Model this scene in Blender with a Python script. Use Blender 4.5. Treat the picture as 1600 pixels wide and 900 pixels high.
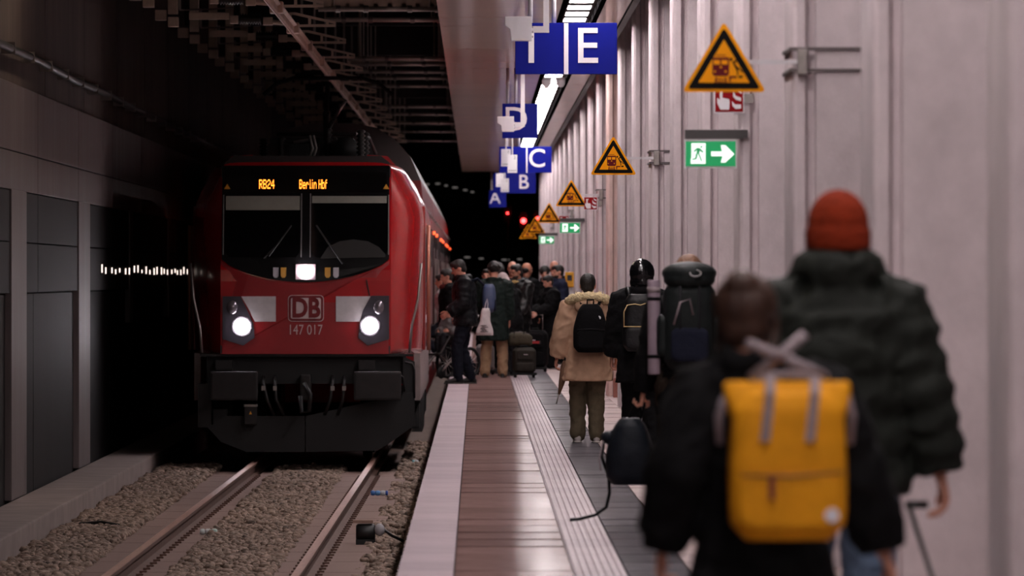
import bpy, bmesh, math, random
import numpy as np
from mathutils import Vector, Matrix, Euler
random.seed(7); rng = np.random.default_rng(7)
sc = bpy.context.scene; COL = sc.collection
for o in list(bpy.data.objects): bpy.data.objects.remove(o)

# ------------------------------------------------------------ camera, world, exposure
F = 12000.0; CX, CY = 746.0, 432.0; HC = 1.58      # focal length in px (1600 wide), vanishing point, eye height over platform
cam = bpy.data.cameras.new('camera'); camo = bpy.data.objects.new('camera', cam); COL.objects.link(camo)
camo.location = (0, 0, HC); camo.rotation_euler = (math.pi/2, 0, 0)
cam.sensor_width = 36; cam.lens = F/1600*36
cam.shift_x = (800-CX)/1600; cam.shift_y = -(450-CY)/1600
cam.clip_start = 1; cam.clip_end = 900
cam.dof.use_dof = True; cam.dof.focus_distance = 76; cam.dof.aperture_fstop = 6.6
sc.camera = camo
w = bpy.data.worlds.new('world'); sc.world = w; w.use_nodes = True
w.node_tree.nodes['Background'].inputs[0].default_value = (.5, .42, .42, 1)
w.node_tree.nodes['Background'].inputs[1].default_value = .004
sc.view_settings.view_transform = 'Standard'; sc.view_settings.look = 'None'
sc.view_settings.gamma = 1; sc.view_settings.use_curve_mapping = False
sc.view_settings.exposure = 1.0
LUM = 25.0                                          # radiance of the platform luminaires
LUM_COL = (1.0, .90, .905)
sc.cycles.use_denoising = True
sc.cycles.max_bounces = 6; sc.cycles.sample_clamp_indirect = 4

def W(px, py, d): return Vector(((px-CX)*d/F, d, HC-(py-CY)*d/F))

# ------------------------------------------------------------ materials
MATS = {}
def s2l(c): return tuple((x/255/12.92 if x/255 <= .04045 else ((x/255+.055)/1.055)**2.4) for x in c)
def M(name, col, rough=.6, metal=0.0, var=0.0, vscale=4.0, bump=0.0, bscale=60.0, emit=0.0, stretch=(1,1,1), rnd=0.0, coat=0.0, spec=None, var2=None, rvar=0.0, dull=0.0):
    if name in MATS: return MATS[name]
    m = bpy.data.materials.new(name); m.use_nodes = True; nt = m.node_tree; N = nt.nodes; L = nt.links
    b = N['Principled BSDF']
    col = (*col, 1)
    b.inputs['Base Color'].default_value = col; b.inputs['Roughness'].default_value = rough; b.inputs['Metallic'].default_value = metal
    if coat: b.inputs['Coat Weight'].default_value = coat; b.inputs['Coat Roughness'].default_value = .08
    if spec is not None: b.inputs['Specular IOR Level'].default_value = spec
    if emit: b.inputs['Emission Color'].default_value = col; b.inputs['Emission Strength'].default_value = emit
    tc = mp = None
    def coords():
        nonlocal tc, mp
        if tc is None:
            tc = N.new('ShaderNodeTexCoord'); mp = N.new('ShaderNodeMapping'); mp.inputs['Scale'].default_value = stretch
            L.new(tc.outputs['Object'], mp.inputs['Vector'])
        return mp.outputs['Vector']
    src = None
    if var:
        n = N.new('ShaderNodeTexNoise'); n.inputs['Scale'].default_value = vscale; n.inputs['Detail'].default_value = 6; n.inputs['Roughness'].default_value = .65
        L.new(coords(), n.inputs['Vector'])
        r = N.new('ShaderNodeMapRange'); r.inputs['From Min'].default_value = .3; r.inputs['From Max'].default_value = .7
        r.inputs['To Min'].default_value = 0; r.inputs['To Max'].default_value = 1
        L.new(n.outputs['Fac'], r.inputs['Value'])
        mx = N.new('ShaderNodeMix'); mx.data_type = 'RGBA'
        lo = tuple(c*(1-var) for c in col[:3]) if var2 is None else var2
        mx.inputs['A'].default_value = (*lo, 1); mx.inputs['B'].default_value = tuple(min(1, c*(1+var*.5)) for c in col[:3]) + (1,)
        L.new(r.outputs['Result'], mx.inputs['Factor']); src = mx.outputs['Result']
        if rvar:
            rr = N.new('ShaderNodeMapRange'); rr.inputs['To Min'].default_value = max(.03, rough-rvar); rr.inputs['To Max'].default_value = rough+rvar
            L.new(r.outputs['Result'], rr.inputs['Value']); L.new(rr.outputs['Result'], b.inputs['Roughness'])
    if rnd:
        oi = N.new('ShaderNodeObjectInfo'); hs = N.new('ShaderNodeHueSaturation')
        r2 = N.new('ShaderNodeMapRange'); r2.inputs['To Min'].default_value = 1-rnd; r2.inputs['To Max'].default_value = 1+rnd
        L.new(oi.outputs['Random'], r2.inputs['Value']); L.new(r2.outputs['Result'], hs.inputs['Value'])
        if src is not None: L.new(src, hs.inputs['Color'])
        else: hs.inputs['Color'].default_value = col
        src = hs.outputs['Color']
    if src is not None: L.new(src, b.inputs['Base Color'])
    if bump:
        n2 = N.new('ShaderNodeTexNoise'); n2.inputs['Scale'].default_value = bscale; n2.inputs['Detail'].default_value = 4
        L.new(coords(), n2.inputs['Vector'])
        bp = N.new('ShaderNodeBump'); bp.inputs['Strength'].default_value = bump; bp.inputs['Distance'].default_value = .02
        L.new(n2.outputs['Fac'], bp.inputs['Height']); L.new(bp.outputs['Normal'], b.inputs['Normal'])
    if dull:   # honed stone: a matt share and a polished share
        df = N.new('ShaderNodeBsdfDiffuse'); ms = N.new('ShaderNodeMixShader'); ms.inputs[0].default_value = dull
        if src is not None: L.new(src, df.inputs['Color'])
        else: df.inputs['Color'].default_value = col
        L.new(b.outputs[0], ms.inputs[1]); L.new(df.outputs[0], ms.inputs[2]); L.new(ms.outputs[0], N['Material Output'].inputs['Surface'])
    MATS[name] = m; return m
def C(r, g, b): return s2l((r, g, b))

# ------------------------------------------------------------ mesh builder
def frame(d):
    d = d.normalized(); a = Vector((0, 0, 1)) if abs(d.z) < .9 else Vector((0, 1, 0))
    u = d.cross(a).normalized(); return u, u.cross(d).normalized()
class MB:
    def __init__(s): s.v = []; s.f = []
    def add(s, vs, fs):
        o = len(s.v); s.v += [Vector(x) for x in vs]; s.f += [tuple(i+o for i in f) for f in fs]; return s
    def box(s, a, b):
        x0, y0, z0 = (min(a[i], b[i]) for i in range(3)); x1, y1, z1 = (max(a[i], b[i]) for i in range(3))
        return s.add([(x0,y0,z0),(x1,y0,z0),(x1,y1,z0),(x0,y1,z0),(x0,y0,z1),(x1,y0,z1),(x1,y1,z1),(x0,y1,z1)],
                     [(0,3,2,1),(4,5,6,7),(0,1,5,4),(1,2,6,5),(2,3,7,6),(3,0,4,7)])
    def prism(s, poly, lo, hi, axis='y'):
        # poly in (x,z) extruded along y, or (x,y) along z, or (y,z) along x
        n = len(poly); mk = {'y': lambda p, t: (p[0], t, p[1]), 'z': lambda p, t: (p[0], p[1], t), 'x': lambda p, t: (t, p[0], p[1])}[axis]
        return s.add([mk(p, lo) for p in poly]+[mk(p, hi) for p in poly],
                     [tuple(range(n)), tuple(range(2*n-1, n-1, -1))]+[(i, i+n, (i+1) % n+n, (i+1) % n) for i in range(n)])
    def rings(s, rings, close=False, cap=True):
        n = len(rings[0]); vs = [p for r in rings for p in r]; fs = []
        m = len(rings)
        for i in range(m if close else m-1):
            a, b = i*n, ((i+1) % m)*n
            for j in range(n): fs.append((a+j, a+(j+1) % n, b+(j+1) % n, b+j))
        if cap and not close: fs += [tuple(range(n-1, -1, -1)), tuple(range((m-1)*n, m*n))]
        return s.add(vs, fs)
    def tube(s, pts, r, n=8, close=False):
        pts = [Vector(p) for p in pts]; m = len(pts)
        rs = r if isinstance(r, (list, tuple)) else [r]*m
        R = []; pu = None
        for i, p in enumerate(pts):
            if close: d = pts[(i+1) % m]-pts[i-1]
            else: d = pts[min(i+1, m-1)]-pts[max(i-1, 0)]
            u, v = frame(d)
            if pu is not None:
                dn = d.normalized(); q = pu-dn*pu.dot(dn)
                if q.length > 1e-4: u = q.normalized(); v = u.cross(dn).normalized()
            pu = u
            R.append([p+(u*math.cos(t)+v*math.sin(t))*rs[i] for t in (2*math.pi*k/n for k in range(n))])
        return s.rings(R, close)
    def capsule(s, pts, rs, n=10):
        # tube with rounded ends
        pts = [Vector(p) for p in pts]; rs = list(rs)
        d0 = (pts[0]-pts[1]).normalized(); d1 = (pts[-1]-pts[-2]).normalized()
        P = [pts[0]+d0*rs[0]*.95, pts[0]+d0*rs[0]*.6]+pts+[pts[-1]+d1*rs[-1]*.6, pts[-1]+d1*rs[-1]*.95]
        R = [rs[0]*.25, rs[0]*.8]+rs+[rs[-1]*.8, rs[-1]*.25]
        return s.tube(P, R, n)
    def ell(s, c, r, n=14, m=9, mat=None):
        c = Vector(c); R = []
        for i in range(m+1):
            t = math.pi*(i+.02)/(m+.04); z = math.cos(t); q = math.sin(t)
            R.append([Vector((r[0]*q*math.cos(a), r[1]*q*math.sin(a), r[2]*z)) for a in (2*math.pi*k/n for k in range(n))])
        R = [[c+(mat @ p if mat else p) for p in ring] for ring in R]
        return s.rings(R)
    def lathe(s, prof, o=(0,0,0), n=16, axis='z'):
        o = Vector(o); R = []
        for r, h in prof:
            ring = []
            for k in range(n):
                a = 2*math.pi*k/n; x, y = max(r, .0005)*math.cos(a), max(r, .0005)*math.sin(a)
                ring.append(o+(Vector((x, y, h)) if axis == 'z' else Vector((x, h, y)) if axis == 'y' else Vector((h, x, y))))
            R.append(ring)
        return s.rings(R)
    def esec(s, secs, n=18):
        # secs: (center, rx, ry, ux, uy[, power])
        R = []
        for q in secs:
            c, rx, ry, ux, uy = q[:5]; pw = q[5] if len(q) > 5 else 1.0
            ring = []
            for k in range(n):
                a = 2*math.pi*k/n; ca, sa = math.cos(a), math.sin(a)
                ca = math.copysign(abs(ca)**pw, ca); sa = math.copysign(abs(sa)**pw, sa)
                ring.append(Vector(c)+ux*rx*ca+uy*ry*sa)
            R.append(ring)
        return s.rings(R)
    def xf(s, m): s.v = [m @ p for p in s.v]; return s
    def mesh(s, name, org=(0,0,0)):
        me = bpy.data.meshes.new(name); o = Vector(org)
        me.from_pydata([tuple(p-o) for p in s.v], [], s.f); me.update()
        bm = bmesh.new(); bm.from_mesh(me); bmesh.ops.recalc_face_normals(bm, faces=bm.faces); bm.to_mesh(me); bm.free()
        return me
    def build(s, name, mat, parent=None, smooth=False, bevel=0, org=None, segs=2):
        if org is None: org = gorg(parent) if parent else (0,0,0)
        return link(name, s.mesh(name, org), mat, parent, smooth, bevel, segs)
def gorg(p):
    v = Vector((0,0,0))
    while p: v += p.location; p = p.parent
    return v
def link(name, me, mat, parent=None, smooth=False, bevel=0, segs=2):
    if bevel:
        bm = bmesh.new(); bm.from_mesh(me)
        bmesh.ops.bevel(bm, geom=[e for e in bm.edges if len(e.link_faces) == 2 and e.calc_face_angle(0) > .5], offset=bevel, segments=segs, profile=.7, affect='EDGES', clamp_overlap=True)
        bm.to_mesh(me); bm.free()
    if mat is not None and not me.materials: me.materials.append(mat)
    if smooth: me.polygons.foreach_set('use_smooth', [True]*len(me.polygons))
    o = bpy.data.objects.new(name, me); COL.objects.link(o); o.parent = parent; return o
def tag(o, label=None, cat=None, group=None, kind=None):
    if label: o['label'] = label
    if cat: o['category'] = cat
    if group: o['group'] = group
    if kind: o['kind'] = kind
    return o
def empty(name, loc, label, cat, group=None, rz=0):
    o = bpy.data.objects.new(name, None); COL.objects.link(o); o.location = loc; o.rotation_euler = (0, 0, rz); o.empty_display_size = .1
    return tag(o, label, cat, group)
def copy_tree(o, parent=None):
    c = o.copy(); COL.objects.link(c); c.parent = parent
    for ch in o.children: copy_tree(ch, c)
    return c
def struct(name, mb, mat, **k): return tag(mb.build(name, mat, **k), kind='structure')
_font = {}
def text(name, body, size, mat, parent, loc, depth=.004, sx=1.0, rz=0, bold=0.0, align='CENTER'):
    # loc local to the parent, text standing upright and facing -Y
    key = (body, size, depth, bold, align)
    if key not in _font:
        cu = bpy.data.curves.new(name, 'FONT'); cu.body = body; cu.size = size; cu.extrude = depth/2; cu.align_x = align; cu.align_y = 'CENTER'; cu.offset = bold; cu.resolution_u = 4
        t = bpy.data.objects.new(name, cu); COL.objects.link(t); dg = bpy.context.evaluated_depsgraph_get(); dg.update()
        me = bpy.data.meshes.new_from_object(t.evaluated_get(dg)); bpy.data.objects.remove(t); bpy.data.curves.remove(cu)
        _font[key] = me
    me = _font[key].copy(); me.name = name; me.materials.clear()
    o = link(name, me, mat, parent); o.location = loc; o.rotation_euler = (math.pi/2, 0, rz); o.scale = (sx, 1, 1)
    return o
ORD = ['first','second','third','fourth','fifth','sixth','seventh','eighth','ninth','tenth','eleventh','twelfth','thirteenth','fourteenth','fifteenth','sixteenth','seventeenth','eighteenth','nineteenth','twentieth','twenty-first','twenty-second','twenty-third','twenty-fourth','twenty-fifth']

# ------------------------------------------------------------ shared materials
concrete = M('column_concrete', C(206,192,195), .7, var=.2, vscale=2.6, bump=.3, bscale=26, stretch=(1,1,.8), rnd=.05)
concrete_red = M('reddish_concrete', C(208,180,174), .7, var=.25, vscale=2.6, bump=.25, bscale=25, stretch=(1,1,.8))
wallconc = M('tunnel_wall_concrete', C(112,100,100), .5, var=.45, vscale=1.3, bump=.3, bscale=12, stretch=(1,1,.18), rvar=.12)
darkconc = M('dark_tunnel_concrete', C(62,56,56), .85, var=.4, vscale=.6, bump=.3, bscale=8)
black = M('black_paint', C(18,17,18), .45)
blackmatte = M('black_rubber', C(20,19,20), .8)
steel = M('galvanised_steel', C(150,142,138), .4, .8, var=.25, vscale=6)
greypaint = M('pale_grey_paint', C(196,190,194), .45, var=.06, vscale=4)
whitep = M('white_paint', C(226,222,226), .5)
# ============================================================ SETTING
Y0, Y1 = -12.0, 219.0                 # platform extent
PE = -.43                             # platform edge
RZ = -.80                             # rail top
LW = -4.75                            # left tunnel wall face
CZ = 4.48                             # platform ceiling
COLX = 1.71                           # column line
# ---- floor with paving
m_edge = M('white_edge_paving', C(182,166,172), .6, dull=.7, var=.12, vscale=2.5, bump=.1, bscale=30, rnd=.06)
m_brown = M('polished_taupe_paving', C(122,97,93), .13, var=.22, vscale=3, bump=.08, bscale=5.0, stretch=(1,.4,1), rnd=.14, rvar=.05, dull=.86)
m_tact = M('ribbed_tactile_paving', C(160,144,148), .3, dull=.8, var=.2, vscale=5, rnd=.08)
m_grey = M('polished_dark_grey_paving', C(94,90,94), .13, var=.2, vscale=3, bump=.08, bscale=5.0, stretch=(1,.4,1), rnd=.14, rvar=.05, dull=.82)
m_light = M('polished_light_paving', C(180,162,160), .3, dull=.85, var=.14, vscale=2, rnd=.08)
m_base = M('platform_concrete', C(70,64,64), .9, var=.3, vscale=1)
fl = struct('floor', MB().box((PE+.02, Y0, -.3), (9.0, Y1, -.03)).box((PE+.35, Y0, -1.3), (9.0, Y1, -.3)), m_base)
SL = 1.25; N_ROW = 60; YS = 40.0
bands = [('edge_slab', PE, -.125, m_edge), ('paving_slab', -.125, .513, m_brown), ('tactile_slab', .513, .80, m_tact), ('paving_slab', .80, 1.14, m_grey), ('paving_slab', 1.14, 1.71, m_light)]
for nm, x0, x1, mt in bands:
    hw = (x1-x0)/2-.004; mb = MB()
    if nm == 'tactile_slab':
        mb.box((-hw, 0, -.03), (hw, SL-.008, -.006))
        for k in range(7):
            c = -hw+(k+.5)*2*hw/7; mb.prism([(c-.016, -.006), (c-.010, .0), (c+.010, .0), (c+.016, -.006)], 0, SL-.008)
    else: mb.box((-hw, 0, -.03), (hw, SL-.008, 0))
    me = mb.mesh(nm); me.materials.append(mt)
    for i in range(N_ROW):
        o = link(nm, me, mt, fl); o.location = ((x0+x1)/2, YS+i*SL, 0)
        o.rotation_euler = (random.uniform(-1, 1)*.004, random.uniform(-1, 1)*.0015, 0) if mt in (m_brown, m_grey, m_light) else (0, 0, 0)
    for (a, b) in ((Y0, YS), (YS+N_ROW*SL, Y1)):
        q = MB()
        if nm == 'tactile_slab':
            q.box((x0, a, -.03), (x1, b, -.006))
            for k in range(7):
                c = x0+(k+.5)*(x1-x0)/7; q.prism([(c-.016, -.006), (c-.010, .0), (c+.010, .0), (c+.016, -.006)], a, b)
        else: q.box((x0, a, -.03), (x1, b, 0))
        q.build(nm.replace('slab', 'strip'), mt, fl)
MB().box((1.71, Y0, -.03), (9, Y1, -.001)).build('paving_strip', m_light, fl)

# ---- track bed, walkway, rails, sleepers, ballast
m_bed = M('dusty_track_bed', C(104,86,78), .9, var=.4, vscale=3, bump=.6, bscale=30)
ground = struct('ground', MB().box((LW-.2, -20, -1.6), (PE+.36, 330, -1.07)), m_bed)
m_walk = M('walkway_concrete', C(150,134,130), .85, var=.25, vscale=1.5)
tag(MB().box((LW+.001, -20, -1.069), (-4.16, 330, -.71)).build('walkway_kerb', m_walk, bevel=.02), 'low concrete walkway kerb along the dark tunnel wall', 'kerb')
def tcx(y): return -2.20+.0026*(y-62) if y < 98 else -2.106     # track centre line
m_railtop = M('rail_steel', C(196,154,142), .42, .5, var=.2, vscale=8, stretch=(4,.2,4))
m_railrust = M('rusty_rail_web', C(96,68,58), .8, var=.35, vscale=9)
for sgn, lab in ((-1, 'left rail of the track, nearer the dark tunnel wall'), (1, 'right rail of the track, nearer the platform edge')):
    prof = [(-.07,-.16),(.07,-.16),(.07,-.145),(.012,-.125),(.012,-.045),(.036,-.035),(.036,-.006),(.028,0),(-.028,0),(-.036,-.006),(-.036,-.035),(-.012,-.045),(-.012,-.125),(-.07,-.145)]
    ys = [20, 40, 62, 70, 80, 90, 98, 150, 230, 325]
    root = empty('rail', (tcx(62)+sgn*.753, 20, RZ-.16), lab, 'rail', 'running rails')
    mb = MB(); mb.rings([[Vector((tcx(y)+sgn*.753+p[0], y, RZ+p[1])) for p in prof] for y in ys]); mb.build('rail_web', m_railrust, root)
    mb = MB(); mb.rings([[Vector((tcx(y)+sgn*.753+p[0], y, RZ+p[1]*.5+.002)) for p in [(-.034,-.02),(.034,-.02),(.034,0),(-.034,0)]] for y in ys]); mb.build('running_surface', m_railtop, root)
m_sl = M('brown_sleeper_concrete', C(136,112,103), .9, var=.3, vscale=5, bump=.5, bscale=40, stretch=(1,3,1))
mb = MB().box((-1.3, -.13, -.20), (1.3, .13, 0)); sm = mb.mesh('sleeper'); sm.materials.append(m_sl)
clip = MB()
for sg in (-1, 1):
    for q in (-.11, .11): clip.box((sg*.753+q-.03, -.05, 0), (sg*.753+q+.03, .05, .05))
clipm = clip.mesh('rail_clips'); clipm.materials.append(m_railrust)
for i in range(60):
    y = 58+i*.65
    o = link('sleeper', sm, m_sl, ground); o.location = (tcx(y), y, RZ-.165)
    tag(link('rail_clips', clipm, m_railrust, o), kind='stuff')
# ribbed shoulder planks beside the rails
m_plank = M('ribbed_shoulder_plank', C(140,114,106), .85, var=.22, vscale=6, bump=.7, bscale=9, stretch=(.3,6,1))
for k, (dx0, dx1) in enumerate(((-1.28,-.86), (-.64,-.30), (.30,.64), (.86,1.22))):
    for i in range(17):
        y = 58+i*2.4
        o = MB().box((tcx(y)+dx0, y, RZ-.24), (tcx(y)+dx1, y+2.36, RZ-.13)).build('shoulder_plank', m_plank, ground)
def stones(name, n, xr, yr, ztop, smin, smax, mat, label):
    ico = [(-1,1.6,0),(1,1.6,0),(-1,-1.6,0),(1,-1.6,0),(0,-1,1.6),(0,1,1.6),(0,-1,-1.6),(0,1,-1.6),(1.6,0,-1),(1.6,0,1),(-1.6,0,-1),(-1.6,0,1)]
    fc = [(0,11,5),(0,5,1),(0,1,7),(0,7,10),(0,10,11),(1,5,9),(5,11,4),(11,10,2),(10,7,6),(7,1,8),(3,9,4),(3,4,2),(3,2,6),(3,6,8),(3,8,9),(4,9,5),(2,4,11),(6,2,10),(8,6,7),(9,8,1)]
    V = np.array(ico)/1.9; Fc = np.array(fc)
    s = rng.uniform(smin, smax, n)[:, None, None]*np.stack([rng.uniform(.7,1.3,n), rng.uniform(.7,1.3,n), rng.uniform(.5,.9,n)], 1)[:, None, :]
    P = V[None]*s*rng.uniform(.75, 1.25, (n, 12, 1))
    a = rng.uniform(0, 6.28, n); ca, sa = np.cos(a)[:, None], np.sin(a)[:, None]
    Q = P.copy(); Q[:,:,0] = P[:,:,0]*ca-P[:,:,1]*sa; Q[:,:,1] = P[:,:,0]*sa+P[:,:,1]*ca
    xs = rng.uniform(xr[0], xr[1], n); ysv = rng.uniform(yr[0], yr[1], n)
    zs = ztop+rng.uniform(-.05, .02, n)+.02*np.sin(xs*5)*np.cos(ysv*1.3)
    Q += np.stack([xs, ysv, zs], 1)[:, None, :]
    fa = (Fc[None]+np.arange(n)[:, None, None]*12).reshape(-1, 3)
    me = bpy.data.meshes.new(name); me.vertices.add(n*12); me.vertices.foreach_set('co', Q.reshape(-1))
    me.loops.add(len(fa)*3); me.polygons.add(len(fa)); me.loops.foreach_set('vertex_index', fa.reshape(-1).astype(np.int32))
    me.polygons.foreach_set('loop_start', np.arange(0, len(fa)*3, 3, dtype=np.int32)); me.update(); me.validate()
    return tag(link(name, me, mat), label, 'ballast', kind='stuff')
m_ball = M('ballast_stone', C(158,136,122), .9, var=.85, vscale=14, bump=.3, bscale=60)
stones('ballast', 16000, (-4.09, -3.38), (58, 101), -.91, .028, .055, m_ball, 'grey ballast stones between walkway kerb and left rail')
stones('ballast', 13000, (-2.60, -1.72), (58, 101), -.93, .026, .05, m_ball, 'grey ballast stones between the two rails')
stones('ballast', 7000, (-1.02, -.10), (58, 116), -.95, .028, .055, m_ball, 'dark ballast stones along the foot of the platform')

# ---- tunnel walls, roof, far end
m_roof = M('tunnel_roof', C(44,40,40), .9, var=.3, vscale=.4)
wl = struct('wall_left', MB().box((LW-.6, -20, -1.6), (LW-.12, 330, 6.9)), darkconc)
# facing slabs of the left wall (rows seen in the photo: joints at these heights)
wallblack = M('black_glazed_cladding', C(20,18,19), .6, spec=.12, var=.4, vscale=2, stretch=(1,1,.2))
rows = [(-1.0, 1.40), (1.41, 1.93), (1.94, 2.46), (2.47, 2.86), (2.87, 3.56)]
for j in range(12):
    y = 66+j*8.5
    for k, (z0, z1) in enumerate(rows):
        o = MB().box((LW-.14, y+.03, z0), (LW+(.0 if k else -.05), y+8.47, z1)).build('wall_panel', wallconc if k > 2 else wallblack, wl, bevel=.012)
for (a, b) in ((-20, 66), (168, 330)): MB().box((LW-.14, a, -1.0), (LW, b, 2.46)).build('wall_facing', wallblack, wl); MB().box((LW-.14, a, 2.47), (LW, b, 3.56)).build('wall_facing', wallconc, wl)
m_upper = M('upper_tunnel_wall', C(92,78,72), .8, var=.35, vscale=1.2, stretch=(1,1,.3))
for j in range(14): MB().box((LW-.13, 60+j*8.5, 3.58), (LW-.06, 60+j*8.5+8.42, 6.8)).build('upper_panel', m_upper, wl)
for y_, w_ in ((91.2, 2.6), (104.6, .9), (78, 2.6), (117.5, .9)): MB().box((LW-.13, y_, .95 if w_ < 2 else -.7), (LW+.02, y_+w_, 2.47)).build('pilaster', wallconc, wl, bevel=.012)
pipe = MB(); pipe.tube([(LW+.03, -10+k*4, 3.89+.012*math.sin(k*1.7)) for k in range(70)], .045, 8)
r = empty('wall_pipe', (LW+.03, 60, 3.8), 'black pipe clipped along the left tunnel wall above the panels', 'pipe')
pipe.build('pipe', black, r, smooth=True)
for j in range(40):
    MB().box((LW-.08, 64+j*3.4, 3.83), (LW+.08, 64+j*3.4+.05, 3.95)).build('pipe_clip', steel, r)
struct('wall_right', MB().box((6.4, -20, -1.3), (6.9, 330, 6.9)), darkconc)
struct('wall_far', MB().box((LW-.6, 330, -1.6), (9, 331, 6.9)), darkconc)
struct('wall_near', MB().box((LW-.6, -21, -1.6), (9, -20, 6.9)), darkconc)
struct('ceiling', MB().box((LW-.6, -20, 6.8), (9, 331, 7.2)), m_roof)

# ---- tunnel service lamps over the track, a row that ends before the photographed stretch
m_tl = M('tunnel_lamp_lens', (1.0, .80, .62), .5, emit=30)
for k, d in enumerate((27, 53, 79)):
    r = empty('tunnel_lamp', (-3.4, d, 5.9), 'warm tunnel lamp hung over the track, %s nearest the camera' % ORD[k] if False else ('warm tunnel lamp over the track beside the camera', 'warm tunnel lamp over the track between camera and train', 'warm tunnel lamp over the track just ahead of the train')[k], 'lamp', 'tunnel lamps over the track')
    MB().box((-3.48, d-.7, 5.92), (-3.32, d+.7, 6.02)).build('housing', greypaint, r, bevel=.01); MB().box((-3.46, d-.66, 5.88), (-3.34, d+.66, 5.92)).build('lens', m_tl, r, bevel=.01)
    for q in (-.5, .5): MB().tube([(-3.4, d+q, 6.02), (-3.4, d+q, 6.8)], .012, 6).build('hanger', steel, r)
# ---- brushed-metal platform ceiling with the light channel
m_ceil = M('brushed_metal_ceiling', C(230,200,180), .3, .0, coat=.5, var=.2, vscale=2.2, bump=.12, bscale=4, stretch=(.25, 7, 1), rnd=.06)
LX0, LX1 = .92, 1.33
pc = struct('ceiling_platform', MB().box((PE, Y0, CZ+.06), (LX0-.02, Y1-6, CZ+.30)).box((LX1+.02, Y0, CZ+.06), (1.62, Y1-6, CZ+.30)).box((LX0-.02, Y0, CZ+.2), (LX1+.02, Y1-6, CZ+.30)), black)
for x0, x1 in ((PE, LX0-.02), (LX1+.02, 1.62)):
    hw = (x1-x0)/2; L_ = 3.0
    me = MB().box((-hw, 0, 0), (hw, L_-.02, .06)).mesh('ceiling_panel'); me.materials.append(m_ceil)
    for i in range(48):
        o = link('ceiling_panel', me, m_ceil, pc); o.location = ((x0+x1)/2, 68+i*L_, CZ); o.rotation_euler = (random.uniform(-1,1)*.0006, random.uniform(-1,1)*.002, 0)
    for a, b in ((Y0, 68), (68+48*L_, Y1-6)):
        if b > a: MB().box((x0, a, CZ), (x1, b, CZ+.06)).build('ceiling_strip', m_ceil, pc)
m_trim = M('matt_black_trim', C(12,11,12), .9, spec=.03, dull=.9)
struct('trim_1', MB().box((1.63, Y0, CZ-.02), (1.70, Y1-6, CZ+.16)), black)
struct('trim_2', MB().box((LX0-.02, Y0, CZ-.012), (LX0+.035, Y1-6, CZ+.1)), m_trim)
struct('trim_3', MB().box((LX1-.035, Y0, CZ-.012), (LX1+.02, Y1-6, CZ+.1)), m_trim)
m_lamp = M('luminaire_diffuser', LUM_COL, .5, emit=LUM)
house = MB().box((-.17, -1.0, .03), (.17, 1.0, .10)).mesh('housing'); house.materials.append(M('luminaire_housing', C(104,98,100), .8, spec=.05, dull=.9))
diff = MB().box((-.125, -.58, .027), (.125, .58, .0301)).mesh('diffuser'); diff.materials.append(m_lamp)
yl = -10.0; k = 0
while yl < Y1-8:
    r = empty('ceiling_luminaire', ((LX0+LX1)/2, yl, CZ+.04), 'white rectangular luminaire in the long row of the platform ceiling', 'luminaire', 'ceiling luminaires over the platform')
    link('housing', house, None, r); link('diffuser', diff, None, r)
    yl += 2.06; k += 1

# ---- columns
prof = [(0,.05),(.012,.015),(.03,0),(.072,0),(.082,.012),(.088,.06),(.128,.06),(.134,.0),(1.25,0),(1.25,.95),(0,.95)]
cm = MB().prism(prof, 0, 6.8, 'z').mesh('column'); cm.materials.append(concrete)
cm_r = cm.copy(); cm_r.materials.clear(); cm_r.materials.append(concrete_red)
COLD = [41.8+8.5*k for k in range(-2, 21)]
for k, d in enumerate(COLD):
    red = 7 <= k-2+0 and k-2 in (6, 7)
    o = link('column', cm_r if red else cm, None); o.location = (COLX, d, 0)
    tag(o, ('tall %s concrete column, %s from the right in the platform row' % ('reddish' if red else 'pale grey', ORD[k])), 'column', 'columns along the platform')
def cold(px):   # depth of the column whose left edge is nearest that pixel
    return min(COLD, key=lambda d: abs(CX+F*COLX/d-px))
# ============================================================ TRAIN
LD = 98.4; LS = F/LD; LC = -2.20
def lx(px): return (px-CX)/LS
def lz(py): return HC-(py-CY)/LS
def yf(z): return LD+max(0, z-1.6)*.28
m_red = M('traffic_red_paint', C(176,22,28), .22, var=.12, vscale=2, coat=.5)
m_redmatt = M('red_front_paint', C(152,24,30), .38, var=.15, vscale=2, coat=.2)
m_mask = M('black_front_mask', C(14,13,14), .25)
m_glass = M('dark_cab_glass', C(8,8,9), .06, spec=.6)
m_under = M('dark_underframe', C(19,17,18), .65, var=.3, vscale=5)
m_under2 = M('worn_dark_steel', C(36,32,32), .55, .3, var=.35, vscale=8)
m_skirt = M('dirty_grey_skirt', C(150,134,132), .55, var=.35, vscale=3)
m_lroof = M('dark_grey_roof', C(48,45,45), .6, var=.2, vscale=2)
m_head = M('headlight_lens', (1.0, .93, 1.0), .2, emit=40)
m_rubber = blackmatte
loco = empty('locomotive', (LC, LD, RZ), 'red electric locomotive with lit headlights standing at the platform', 'locomotive')
full = [(1.47,.59),(1.49,1.1),(1.49,1.8),(1.49,2.42),(1.34,2.78),(1.16,3.02),(.6,3.08)]
mid = [(1.36,.59),(1.37,1.1),(1.37,1.8),(1.35,2.42),(1.24,2.78),(1.10,3.02),(.6,3.07)]
frt = [(1.09,.59),(1.09,1.1),(1.09,1.8),(1.09,2.42),(1.09,2.80),(1.05,3.02),(.6,3.05)]
def ring(sec, yo): return [Vector((LC+h, yo(z), z)) for h, z in sec]+[Vector((LC-h, yo(z), z)) for h, z in reversed(sec)]
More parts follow.
